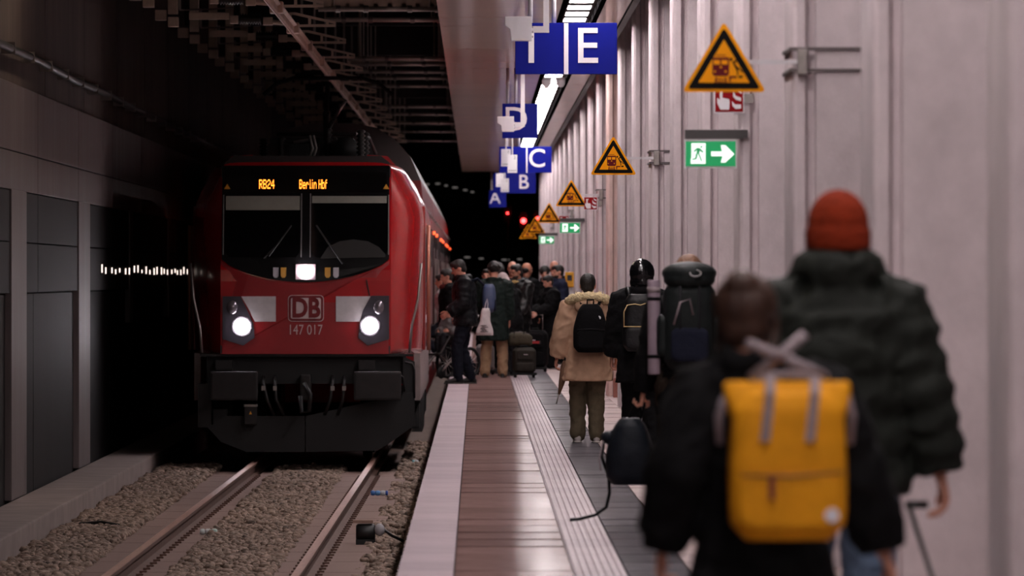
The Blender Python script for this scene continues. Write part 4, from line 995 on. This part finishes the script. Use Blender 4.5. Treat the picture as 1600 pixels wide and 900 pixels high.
q = MB(); q.lathe([(0,-.004),(.021,-.004),(.021,0),(0,0)], (.118,-.168,.075), 16, 'y'); prt(bg, q, 'round_badge', whitep, False)
for s in (-1, 1): q = MB().tube([(s*.178,-.05,.42),(s*.195,-.02,.36),(s*.19,.0,.28)], .012, 8); prt(bg, q, 'side_strap', m_gst)
# 2 man with the rust beanie
m_puff = fab('dark_green_puffer', (33,36,32), .7, bump=.2); m_rust = fab('rust_knit', (124,40,17), .9, var=.3, vs=30, bump=.6, bs=60)
d2 = 25.5
P2 = person('tall person in a rust-red beanie and dark green puffer coat, seen from behind', 1310, d2, 0, 1.875, feet=((-.1,.15,0),(.1,-.12,0)), hands=((-.30,.1,.84),(.325,.02,.83)), head=(6,0),
    coat=dict(m=m_puff, th=.045, hem=.80, flare=.0, rib=.020, rp=.13, sl=.014, collar=.066, cup=.035, sm=3), trousers=(fab('blue_jeans', (96,112,134)), .012), hair='beanie', hair_m=m_rust, vox=.012)
# its trolley case pulled behind on the right
r = empty('suitcase', (P2['M'] @ Vector((.25,-.55,0))), 'suitcase with a dark pull-out handle trailed by the puffer coat', 'suitcase'); bg = dict(root=r)
q = MB(); slab(q, (0,-.05,0), .20, .11, .06, .52, 1, .4); prt(bg, q, 'shell', m_char, rm=.012)
q = MB().tube([(.06,-.02,.50),(-.02,.45,.82)], .009, 8); prt(bg, q, 'pull_handle', black); q = MB().tube([(-.06,-.02,.50),(-.10,.42,.82)], .009, 8)
q = MB().tube([(-.03,.45,.825),(.04,.47,.825)], .014, 8); prt(bg, q, 'grip', black)
for s in (-1, 1): q = MB().lathe([(.035,-.015),(.035,.015)], (s*.15,.04,.035), 12, 'x'); prt(bg, q, 'wheel', blackmatte, False)
# 3 hiker with the tall rucksack
d3 = 48.2
m_ruck = fab('rucksack_black', (28,32,32), .55, bump=.3, bs=20); m_skirt2 = fab('patterned_brown', (58,48,40), .8, var=.6, vs=60)
P3 = person('hiker with light brown hair under a tall dark rucksack, seen from behind', 1076, d3, 0, 1.74, feet=((-.1,-.18,0),(.1,.16,0)), hands=((-.29,.08,.83),(.3,.1,.86)), curl=(1.2,.8), head=(0,-3),
    coat=dict(m=m_blk, th=.025, hem=.72, flare=.02, sl=.01), trousers=(m_skirt2, .03), hair='long', hair_m=m_hair_l, vox=.014)
r = bag_root(P3, 'rucksack', 'tall dark hiking rucksack with a lid and an oval badge', 'rucksack', (-.005, -.18, 1.0)); bg = dict(root=r)
q = MB(); slab(q, (0,-.12,0), .165, .12, 0, .55, 1.0, .6, bulge=.02); prt(bg, q, 'pack_body', m_ruck, rm=.011)
q = MB(); q.ell((0,-.12,.60), (.175,.16,.075)); q.ell((0,-.15,.56), (.165,.13,.07)); lid = prt(bg, q, 'lid', m_ruck, rm=.011)
q = MB().tube([(.035+.034*math.cos(a), -.272+.012*math.sin(a), .60+.020*math.sin(a)) for a in (2*math.pi*j/14 for j in range(14))], .005, 6, close=True); prt(bg, q, 'oval_badge', M('badge_grey', C(150,146,146), .4), parent=lid)
for s in (-1, 1):
    q = MB(); slab(q, (s*.165,-.13,0), .04, .08, .08, .34, 1, .6); prt(bg, q, 'side_pocket', m_ruck, rm=.011)
    q = MB().tube([(s*.06,-.262,.08),(s*.06,-.272,.30),(s*.06,-.265,.52)], .008, 6); prt(bg, q, 'compression_strap', m_char)
q = MB().tube([(-.10,-.275,.28),(-.06,-.285,.42),(.0,-.285,.44),(.02,-.28,.34)], .006, 6); prt(bg, q, 'pocket_zip', m_gst)
q = MB(); slab(q, (.0,-.255,0), .12, .03, .05, .26, 1, .6); prt(bg, q, 'front_pocket', m_navy, rm=.011)
r = bag_root(P3, 'sleeping_mat', 'rolled mauve sleeping mat strapped upright beside the tall rucksack', 'sleeping mat', (-.225, -.30, .97))
bg = dict(root=r); m_mat = M('mauve_foam', C(146,128,140), .7, var=.15, vscale=10)
S_ = [(0,0)]
q = MB().lathe([(.0,0),(.036,0),(.039,.01),(.039,.58),(.036,.59),(.026,.59),(.026,.57),(.012,.57),(.012,.59),(0,.59)], (0,0,0), 18); prt(bg, q, 'roll', m_mat)
for z in (.10, .46): q = MB().lathe([(.041,z),(.041,z+.022)], (0,0,0), 18); prt(bg, q, 'strap', m_blk)
q = MB().lathe([(.0415,.51),(.0415,.545)], (0,0,0), 18); prt(bg, q, 'pale_band', m_gst)
# handbag hanging from the hiker's left hand
r = bag_root(P3, 'duffel_bag', 'dark blue-black bag dangling from the hand of the hiker, loose strap trailing', 'bag', (-.345, .08, .27)); bg = dict(root=r)
m_bag = fab('blue_black_nylon', (25,29,36), .5, bump=.4, bs=10)
q = MB(); slab(q, (-.02,0,0), .155, .10, .0, .42, .55, .7, bulge=.03); q.ell((-.16,0,.30), (.05,.05,.04)); prt(bg, q, 'bag_body', m_bag, rm=.012)
q = MB().tube([(-.03,0,.42),(.02,0,.52),(.05,0,.54),(.07,0,.50),(.04,0,.40)], .010, 8); prt(bg, q, 'carry_loop', m_blk)
q = MB().tube([(-.18,0,.30),(-.20,0,.18),(-.155,0,.05),(-.15,0,-.05),(-.17,0,-.14),(-.24,0,-.19),(-.34,0,-.215),(-.40,0,-.22)], .010, 8); prt(bg, q, 'loose_strap', m_blk)
q = MB().tube([(-.19,-.02,.28),(-.215,-.02,.16),(-.205,-.02,.09)], .005, 6); prt(bg, q, 'pale_cord', m_gst)
q = MB().tube([(.10,-.10,.05),(.11,-.10,.2),(.08,-.09,.34)], .007, 6); prt(bg, q, 'seam', m_char)
# 4 hooded person
d4 = 70
P4 = person('person in a shiny black hooded coat with a small black backpack, seen from behind', 1003, d4, 0, 1.74, feet=((-.09,.12,0),(.09,-.14,0)), head=(-8,0), hands=((-.27,.06,.86),(.27,-.02,.86)),
    coat=dict(m=m_blk, th=.04, hem=.62, flare=.03, sl=.015, collar=.045), trousers=(m_blk, .03), hair='hood', hair_m=M('glossy_black_vinyl', C(14,14,16), .16, bump=.4, bscale=14), vox=.014)
r = bag_root(P4, 'backpack', 'black backpack with a thin pale piping line and small patch on hooded person', 'backpack', (-.02, -.19, .90)); bg = dict(root=r)
q = MB(); slab(q, (0,-.07,0), .165, .075, 0, .52, .85, .6); prt(bg, q, 'pack_body', m_blk2, rm=.011)
q = MB(); slab(q, (0,-.14,0), .145, .02, .02, .22, 1, .6); prt(bg, q, 'front_pocket', m_blk2, rm=.011)
m_pip = M('cream_piping', C(196,170,120), .6)
q = MB().tube([(-.150,-.15,.22),(-.150,-.152,.36),(-.12,-.15,.42),(-.05,-.152,.43),(.0,-.152,.42),(.06,-.152,.44),(.12,-.15,.42),(.15,-.15,.34)], .005, 6); prt(bg, q, 'piping', m_pip)
q = MB().tube([(-.155,-.155,.225),(0,-.16,.225),(.15,-.155,.23)], .006, 6); prt(bg, q, 'piping', m_pip)
q = MB().box((.065,-.166,.06),(.125,-.160,.13)); prt(bg, q, 'patch', m_pip, False); q = MB().box((.071,-.169,.066),(.119,-.166,.124)); prt(bg, q, 'patch_field', m_blk2, False)
q = MB().prism([(.085,.085),(.105,.085),(.113,.105),(.10,.10),(.095,.118),(.09,.10),(.077,.105)], -.172, -.169); prt(bg, q, 'patch_emblem', m_pip, False)
q = MB(); q.ell((.10,-.155,.375), (.016,.008,.02)); q.ell((.095,-.155,.345), (.02,.008,.02)); prt(bg, q, 'white_badge', whitep)
for s in (-1, 1): q = MB().tube([(s*.10,-.02,.50),(s*.11,.06,.57),(s*.12,.14,.52)], .022, 8); prt(bg, q, 'shoulder_strap', m_blk2)
# 5 person in the beige parka
d5 = 73
m_parka = fab('beige_parka', (186,150,124), .75, var=.2, vs=5, bump=.3, bs=12); m_fur = M('tan_fur', C(244,216,170), .95, var=.35, vscale=40, bump=1, bscale=70)
P5 = person('person in a beige parka with fur-trimmed hood and black backpack, seen from behind', 918, d5, 3, 1.62, feet=((-.10,.02,0),(.085,-.08,0)), head=(-10,-4), hands=((-.33,.05,.80),(.30,.05,.84)),
    coat=dict(m=m_parka, th=.035, hem=.64, flare=.06, sl=.02), trousers=(m_olive, .022), shoes=M('pale_grey_trainer', C(170,160,158), .6), hair='short', vox=.012)
q = MB(); fz = P5['P'](.50)
ringp = [fz+Vector((.175*math.cos(a), -.06-.11*math.sin(a)*.8, .03+.045*math.sin(a)+.0)) for a in (math.pi*j/16 for j in range(-1, 18))]
q.tube(ringp, [.046+.008*math.sin(j*2.3) for j in range(len(ringp))], 10)
for j in range(140):
    c = ringp[j % len(ringp)]; v = Vector((random.gauss(0,1), random.gauss(0,1), random.gauss(0,1))).normalized(); q.capsule([c, c+v*.065], [.009,.003], 4)
prt(P5, q, 'fur_trim', m_fur)
q = MB(); q.ell(fz+Vector((0,-.13,-.02)), (.14,.07,.08)); prt(P5, q, 'hood', m_parka, rm=.012)
r = bag_root(P5, 'backpack', 'plain black backpack on the beige fur-trimmed parka', 'backpack', (.01, -.20, .86)); bg = dict(root=r)
q = MB(); slab(q, (0,-.07,0), .165, .085, 0, .46, .62, .7, bulge=.02); prt(bg, q, 'pack_body', m_blk, rm=.010)
q = MB(); slab(q, (0,-.16,0), .135, .025, .03, .21, 1, .6); prt(bg, q, 'front_pocket', m_blk, rm=.010)
q = MB().tube([(-.135,-.178,.215),(0,-.19,.225),(.135,-.178,.215)], .006, 6); prt(bg, q, 'zip', m_char)
q = MB().tube([(-.03,-.06,.45),(-.03,-.06,.50),(.03,-.06,.50),(.03,-.06,.45)], .008, 6); prt(bg, q, 'grab_loop', m_blk)
q = MB(); q.lathe([(0,-.004),(.018,-.004),(.018,0),(0,0)], (.075,-.158,.33), 12, 'y'); prt(bg, q, 'badge', whitep, False)
for s in (-1, 1): q = MB().tube([(s*.08,.0,.45),(s*.10,.07,.52),(s*.12,.14,.48)], .02, 8); prt(bg, q, 'shoulder_strap', m_blk)
r = bag_root(P5, 'umbrella', 'furled brown umbrella hanging at the left side of the beige parka', 'umbrella', (-.245, -.02, .42)); bg = dict(root=r)
q = MB().tube([(.03,0,.36),(.02,0,.30),(.0,0,.16),(-.03,-.03,.04)], [.018,.034,.030,.010], 10); prt(bg, q, 'folded_canopy', fab('umbrella_brown', (110,82,66), .7))
q = MB().tube([(-.03,-.03,.05),(-.055,-.04,-.05)], .006, 6); prt(bg, q, 'tip', steel); q = MB().tube([(.03,0,.36),(.035,0,.44)], .010, 8); prt(bg, q, 'handle', black)

# ------------------------------------------------------------ the crowd at the train door
G = None
# man in black puffer, facing the train
PA = person('dark-haired person in a black puffer jacket facing the train, head bowed', 734, 113, 92, 1.86, feet=((-.07,.16,0),(.07,-.02,0)), lean=3, head=(0,-28), hands=((-.22,.30,.98),(.21,.14,.92)),
    coat=dict(m=fab('black_puffer', (24,24,27), .5), th=.045, hem=.80, rib=.010, rp=.09, sl=.012, collar=.05), trousers=(fab('dark_navy_jeans', (26,28,38)), .016), hair='short')
r = bag_root(PA, 'backpack', 'blue patterned backpack on the black puffer jacket by the train', 'backpack', (0, -.21, 1.05)); bg = dict(root=r)
q = MB(); slab(q, (0,-.07,0), .15, .085, 0, .42, .7, .7, bulge=.02); prt(bg, q, 'pack_body', M('cloth_blue_print', C(40,52,86), .6, var=.8, vscale=9, var2=C(76,84,110)), rm=.012)
q = MB(); slab(q, (0,-.155,0), .12, .02, .02, .2, 1, .6); prt(bg, q, 'front_pocket', m_navy, rm=.012)
for s in (-1, 1): q = MB().tube([(s*.09,.0,.40),(s*.10,.1,.50),(s*.11,.2,.46)], .018, 8); prt(bg, q, 'shoulder_strap', m_navy)
w_ = PA['M'] @ Vector(PA['wr'][0])
r = empty('carrier_bag', W(757, 524, 112.7), 'white plastic carrier bag with print held beside the black puffer jacket', 'bag'); bg = dict(root=r)
q = MB(); S = []
for t in [j/8 for j in range(9)]: S.append((Vector((.02*t, 0, .40*t)), .13-.085*t+.01*math.sin(t*9), .05-.03*t, X_, Y_, .7))
q.esec(S, 18); prt(bg, q, 'bag_body', M('white_plastic', C(206,196,196), .45, var=.2, vscale=12, bump=.6, bscale=14))
q = MB().tube([(0,0,.38),(.02,.0,.48),(.04,0,.54),(.05,0,.46),(.04,0,.38)], .006, 6); prt(bg, q, 'handle', whitep)
for k in range(5): q = MB().box((-.06+.02*(k % 2),-.056+.006*k*.5,.05+.022*k),(.05-.02*(k % 3),-.048+.006*k*.5,.06+.022*k)); prt(bg, q, 'print_line', m_char, False)
# dark green long coat, beige trousers
PB = person('dark-haired person in a long dark green coat and beige trousers, seen from behind', 772, 120, -6, 1.82, feet=((-.14,0,0),(.13,.02,0)), head=(30,-8), lean=3, hands=((-.20,.30,1.0),(.235,.04,.74)),
    coat=dict(m=fab('dark_green_coat', (24,34,31), .7), th=.035, hem=.56, flare=.03, sl=.012, collar=.04), trousers=(m_beige, .024), hair='curly')
# bent figure with grey beanie
PC = person('bent person in a pale grey beanie and dark jacket behind the long green coat', 798, 122, 40, 1.68, feet=((-.1,0,0),(.1,.1,0)), lean=16, head=(0,-25), hands=((-.15,.35,.70),(.2,.40,.66)),
    coat=dict(m=m_blk, th=.04, hem=.66, sl=.012, collar=.04), trousers=(m_char, .02), hair='beanie', hair_m=fab('pale_grey_knit', (190,170,168), .9))
# bearded man in leather jacket
m_beard = M('dark_beard', C(44,30,24), .7, bump=.5, bscale=80)
PD = person('bearded person in a black leather jacket with a yellow scarf, facing the camera', 812, 126, 150, 1.80, feet=((-.1,0,0),(.1,.05,0)), head=(-25,-12), lean=4, hands=((-.18,.34,.86),(.16,.36,.80)), curl=(1.1,1.1),
    coat=dict(m=M('black_leather', C(18,16,16), .45, spec=.3, bump=.3, bscale=20), th=.035, hem=.78, sl=.012, collar=.03), trousers=(m_blk, .02), hair='short', beard=m_beard, skin=SKIN2)
q = MB().tube([PD['nb']+Vector((.075*math.cos(a), .02+.075*math.sin(a), .0)) for a in (2*math.pi*j/12 for j in range(12))], .03, 8, close=True); q.capsule([PD['nb']+Vector((.03,.10,-.02)), PD['nb']+Vector((.05,.16,-.16)), PD['nb']+Vector((.05,.17,-.30))], [.03,.03,.025], 8); prt(PD, q, 'scarf', fab('yellow_scarf', (210,176,120), .8))
PE_ = person('bald person standing behind the bearded one in the leather jacket', 801, 131, 165, 1.86, head=(0,-6), coat=dict(m=m_char, th=.03, hem=.8), trousers=(m_blk, .02), hair='bald', hair_m=m_hair_b)
PF = person('balding person in a dark suit jacket turned away to the right', 822, 133, -40, 1.84, head=(-10,-5), coat=dict(m=m_blk, th=.025, hem=.76, collar=.02), trousers=(m_blk, .02), hair='bald', hair_m=m_hair_d, skin=SKIN2)
# woman in black coat, facing left
PG = person('person with short dark hair in a black coat facing the luggage, hand on the belly', 858, 131, 112, 1.62, feet=((-.12,.05,0),(.1,-.1,0)), head=(10,-20), hands=((-.14,.30,1.02),(.16,.28,.98)), curl=(.9,.9),
    coat=dict(m=m_blk, th=.05, hem=.62, flare=.03, sl=.015, collar=.04), trousers=(m_blk, .03), hair='short', shoes=M('dark_trainer', C(40,38,40), .6))
PH = person('bearded person in a navy jacket near the yellow machine, facing left', 874, 138, 105, 1.80, head=(5,-6), coat=dict(m=fab('navy_jacket', (34,38,58)), th=.04, hem=.78, collar=.035), trousers=(m_blk, .02), hair='short', beard=m_beard)
PI_ = person('dark-haired person half hidden behind the short-haired one in black', 851, 140, 160, 1.78, head=(20,-10), coat=dict(m=m_blk, th=.03, hem=.8), trousers=(m_blk, .02), hair='curly')
PJ = person('person with a bare reddish head behind the navy jacket', 866, 146, 30, 1.90, coat=dict(m=m_char, th=.03, hem=.8), trousers=(m_blk, .02), hair='bald', hair_m=m_hair_b)
PK = person('dark-haired person with a pale scarf looking down beside the green coat', 786, 125, 120, 1.79, head=(10,-25), lean=4, coat=dict(m=m_char, th=.04, hem=.8, collar=.05), trousers=(m_blk, .02), hair='short')
q = MB().tube([PK['nb']+Vector((.08*math.cos(a), .02+.08*math.sin(a), -.01)) for a in (2*math.pi*j/12 for j in range(12))], .035, 8, close=True); prt(PK, q, 'scarf', fab('pale_pink_scarf', (190,160,156), .9))
PL = person('curly-haired person at the back of the crowd left of the bald head', 779, 132, 170, 1.82, head=(0,-8), coat=dict(m=m_blk, th=.03, hem=.8), trousers=(m_blk, .02), hair='curly')
PN = person('dark-haired person in black at the back, between bald head and sector sign', 760, 134, 175, 1.72, coat=dict(m=m_blk, th=.03, hem=.8), trousers=(m_blk, .02), hair='short')
# woman with maroon scarf at the door, partly behind the puffer man
PM = person('person in a dark coat with a maroon scarf by the train door', 702, 121, 100, 1.72, head=(0,-15), coat=dict(m=m_blk, th=.05, hem=.6, sl=.015), trousers=(m_blk, .02), hair='short')
q = MB().tube([PM['nb']+Vector((.09*math.cos(a), .02+.09*math.sin(a), -.02)) for a in (2*math.pi*j/12 for j in range(12))], .055, 8, close=True); prt(PM, q, 'scarf', fab('maroon_scarf', (92,40,38), .9))
# person stepping into the train: white jacket, one leg still on the platform
PS = person('person in a white jacket stepping into the train, one leg still on the platform', 0, 0, 80, 1.70, loc=(-.47, 123.5, 0), feet=((-.09,.10,.22),(.09,-.42,.0)), pelvis=(0,.0,.86), lean=8, head=(0,-10),
    coat=dict(m=fab('white_puffer', (206,198,200), .6), th=.04, hem=.80, rib=.010, rp=.09, sl=.012), trousers=(m_jean, .012), shoes=M('white_trainer', C(206,198,194), .6), hair='short')
# child in the pushchair
PQ = person('small child in a grey jacket sitting in the pushchair', 703, 119, 140, 1.02, loc=W(704,432,119)*1+Vector((0,0,-HC+.30)), feet=((-.08,.42,.12),(.08,.42,.12)), pelvis=(0,0,.50), head=(0,-22), hands=((-.16,.28,.74),(.16,.30,.72)),
    coat=dict(m=fab('grey_child_jacket', (96,92,92), .7), th=.04, hem=.52, sl=.012, collar=.03), trousers=(m_char, .02), hair='short', hair_m=m_hair_l)
r = empty('pushchair', (W(704,432,119).x, 119, 0), 'dark pushchair with large tyres holding the small child', 'pushchair', None, math.radians(140)); bg = dict(root=r)
for sx_ in (-.24, .24):
    q = MB().tube([(sx_,-.18+.22*math.cos(a),.245+.22*math.sin(a)) for a in (2*math.pi*j/28 for j in range(28))], .025, 8, close=True); wh = prt(bg, q, 'wheel', blackmatte)
    for j in range(12): a = j*math.pi/6; MB().tube([(sx_,-.18,.245),(sx_,-.18+.2*math.cos(a),.245+.2*math.sin(a))], .005, 4).build('spoke', steel, wh, org=(0,0,0))
    q = MB().lathe([(.08,-.02),(.095,0),(.08,.02),(.08,-.02)], (sx_*.7,.42,.095), 16, 'x'); prt(bg, q, 'front_wheel', blackmatte)
    q = MB().tube([(sx_,-.18,.245),(sx_*.95,.05,.42),(sx_*.75,.42,.12)], .015, 8); prt(bg, q, 'frame', steel)
    q = MB().tube([(sx_*.95,.05,.42),(sx_*.95,-.25,.80),(sx_*.9,-.42,.98)], .015, 8); prt(bg, q, 'push_bar', steel)
q = MB().tube([(-.22,-.42,.98),(.22,-.42,.98)], .02, 8); prt(bg, q, 'grip', blackmatte)
q = MB().rings([[Vector((x, y, z)) for x in (0,)][0:0] or [Vector((-.2,y,z)),Vector((.2,y,z)),Vector((.2,y-.03,z-.03)),Vector((-.2,y-.03,z-.03))] for y, z in ((.25,.66),(.0,.64),(-.16,.70),(-.24,1.0))]); prt(bg, q, 'seat', m_blk, False)
q = MB().tube([(-.2,.25,.66),(-.16,.36,.46),(-.15,.42,.38)], .015, 6); q.tube([(.2,.25,.66),(.16,.36,.46),(.15,.42,.38)], .015, 6); q.box((-.17,.38,.36),(.17,.5,.39)); prt(bg, q, 'foot_rest', m_under2, False)
# luggage
def case(label, px, py, d, wd, dp, hg, mat, rz=0, handle=.0):
    b_ = W(px, py, d); r = empty('suitcase', (b_.x, d, 0), label, 'suitcase', None, rz); bg = dict(root=r)
    q = MB(); slab(q, (0,0,0), wd/2, dp/2, .07, .07+hg, 1, .4); sh_ = prt(bg, q, 'shell', mat, rm=.012)
    q = MB(); slab(q, (0,-dp/2-.005,0), wd*.40, .025, .10, .07+hg*.42, 1, .45); prt(bg, q, 'lower_pocket', mat, rm=.010)
    q = MB(); slab(q, (0,-dp/2-.0,0), wd*.38, .022, .07+hg*.5, .07+hg*.92, 1, .45); prt(bg, q, 'upper_pocket', mat, rm=.010)
    q = MB().box((-.03,-dp/2-.03,.07+hg*.72),(.035,-dp/2-.022,.07+hg*.74)); prt(bg, q, 'label_tag', whitep, False)
    q = MB().tube([(-wd/2,-dp/2+.02,.06),(wd/2,-dp/2+.02,.06)], .02, 8); prt(bg, q, 'base_bar', blackmatte)
    for s in (-1, 1): q = MB().lathe([(.035,-.02),(.035,.02)], (s*wd*.4,-.02,.035), 14, 'x'); prt(bg, q, 'wheel', blackmatte, False)
    q = MB().tube([(-.05,0,.07+hg-.01),(-.05,0,.07+hg+.03),(.05,0,.07+hg+.03),(.05,0,.07+hg-.01)], .01, 6); prt(bg, q, 'top_handle', blackmatte)
    if handle: q = MB().tube([(-.11,dp/2-.03,.07+hg),(-.11,dp/2-.03,.07+hg+handle),(.11,dp/2-.03,.07+hg+handle),(.11,dp/2-.03,.07+hg)], .009, 6); prt(bg, q, 'pull_handle', steel)
    return r, b_
m_case = fab('khaki_black', (46,43,38), .6)
case('dark khaki trolley suitcase standing at the door with a soft bag on top', 819, 590, 120, .36, .24, .40, m_case, .15, .0)
b_ = W(815, 590, 120.1); r = empty('travel_bag', (b_.x-.02, 120.1, .50), 'olive soft travel bag lying on top of the khaki suitcase', 'bag', None, .1); bg = dict(root=r)
q = MB(); q.esec([(Vector((-.20,0,.09)), .06,.07,Y_,Z_,.7),(Vector((-.17,0,.095)), .10,.095,Y_,Z_,.7),(Vector((.0,0,.10)), .11,.11,Y_,Z_,.7),(Vector((.15,0,.085)), .10,.09,Y_,Z_,.7),(Vector((.19,0,.08)), .06,.06,Y_,Z_,.7)], 18); prt(bg, q, 'bag_body', fab('olive_canvas', (72,66,54), .75), rm=.012)
for x in (-.08, .07): q = MB().tube([(x-.03,-.1,.12),(x-.02,-.06,.21),(x+.02,.06,.21),(x+.03,.1,.12)], .010, 6); prt(bg, q, 'strap', m_case)
q = MB().tube([(-.15,-.02,.20),(0,-.02,.215),(.14,-.02,.18)], .006, 6); prt(bg, q, 'zip', steel)
case('grey ribbed suitcase between the legs of the long coat wearer', 758, 586, 123.5, .30, .22, .42, M('grey_shell', C(120,112,112), .5, var=.2, vscale=20), 0)
case('black suitcase with a red tag behind the khaki suitcase', 836, 580, 127.5, .44, .26, .62, m_blk, -.2, .25)
b_ = W(837, 535, 127.2); tg = empty('luggage_tag', (b_.x, 127.28, b_.z), 'small red strap tag hanging on the black suitcase', 'tag'); bg = dict(root=tg)
q = MB().box((-.08,-.01,-.02),(.08,.0,.02)); prt(bg, q, 'strap_band', M('red_tag', C(170,30,34), .5), False); q = MB().box((.06,-.013,-.03),(.085,.0,.03)); prt(bg, q, 'buckle', black, False)
# yellow ticket machine
b_ = W(891, 447, 141); r = empty('ticket_validator', (b_.x, 141, 0), 'yellow ticket validator box on a post by the columns', 'machine'); bg = dict(root=r)
hw = 8*141/F
q = MB().box((-hw,-.1,b_.z-.02),(hw,.1,b_.z+.26)); hd_ = prt(bg, q, 'case', M('yellow_machine', C(214,150,20), .45), False, bevel=.02)
q = MB().box((-hw*.6,-.105,b_.z+.1),(hw*.3,-.1,b_.z+.2)); prt(bg, q, 'screen', M('machine_screen', C(30,30,34), .2), False, parent=hd_)
q = MB().box((-.05,-.04,.02),(.05,.04,b_.z)); prt(bg, q, 'post', greypaint, False); q = MB().box((-.14,-.12,0),(.14,.12,.02)); prt(bg, q, 'base_plate', greypaint, False)
# reddish plinth blocks at the column feet
for k, (px, py) in enumerate(((954, 616), (964.5, 621))):
    d = F*HC/(py-CY); b_ = W(px, py, d)
    r = empty('plinth_block', (b_.x, d, 0), ('reddish stone block at the column foot, the farther of two', 'reddish stone block at the column foot, the nearer of two')[k], 'block', 'reddish blocks'); bg = dict(root=r)
    m_pb = M('red_stone', C(150,92,80), .7, var=.25, vscale=8)
    q = MB().box((-.055,-.055,0),(.055,.055,.24)); prt(bg, q, 'block', m_pb, False, bevel=.008); q = MB().box((-.045,-.045,.24),(.045,.045,.255)); prt(bg, q, 'cap', m_pb, False, bevel=.004)
# ------------------------------------------------------------ things on the track
d = F*(HC-RZ)/(829-CY)
b_ = W(573, 829, d)
r = empty('track_sensor', (b_.x, d, RZ-.13), 'black sensor canister clamped beside the right rail', 'sensor'); bg = dict(root=r)
q = MB().lathe([(.0,-.10),(.07,-.10),(.085,-.08),(.085,.06),(.07,.08),(0,.08)], (0,0,.11), 16, 'x'); prt(bg, q, 'canister', black)
q = MB().box((-.13,-.05,.2),(.06,.05,.23)); prt(bg, q, 'lid', M('tan_plate', C(150,120,106), .6), False, bevel=.006); q = MB().box((-.10,-.09,0),(.08,.09,.05)); prt(bg, q, 'base', m_under, False)
q = MB().tube([(.08,0,.12),(.16,0,.14),(.24,0,.08),(.34,.1,.03)], .014, 8); prt(bg, q, 'cable', black)
q = MB(); q.ell((.12,-.05,.14), (.05,.05,.06)); prt(bg, q, 'clear_cover', M('cloudy_plastic', C(176,172,176), .2))
def litter(px, py, name, label, cat, cols):
    d = F*(HC-RZ+.12)/(py-CY); b_ = W(px, py, d); r = empty(name, (b_.x, d, RZ-.13), label, cat); bg = dict(root=r); x = -.08
    for k, (c, w_) in enumerate(cols):
        q = MB().lathe([(.022,x),(.03,x+w_*.3),(.03,x+w_*.8),(.022,x+w_)], (0,0,.03), 10, 'x'); prt(bg, q, ('neck','label_wrap','body','base')[k % 4], M('litter_%d_%d_%d' % c, C(*c), .3)); x += w_
litter(590, 773, 'plastic_bottle', 'crushed plastic bottle with blue label lying right of the rail', 'bottle', [((60,110,180),.05),((90,150,210),.06),((190,196,204),.06),((60,90,170),.03)])
litter(325, 834, 'crumpled_cup', 'white crumpled wrapper lying beside the left rail', 'wrapper', [((206,214,214),.05),((226,226,226),.06),((190,214,206),.06)])
litter(653, 724, 'crumpled_can', 'small pale can lying at the foot of the platform edge', 'can', [((120,170,180),.04),((196,200,204),.05)])
q = MB().tube([W(125,825,F*2.5/393)+Vector((0,0,.04)), W(160,826,F*2.5/394)+Vector((0,0,.06)), W(190,827,F*2.5/395)+Vector((0,0,.03))], .02, 8); o = q.build('cable_stub', black, None, True); tag(o, 'short black cable stub lying on the ballast by the walkway kerb', 'cable')
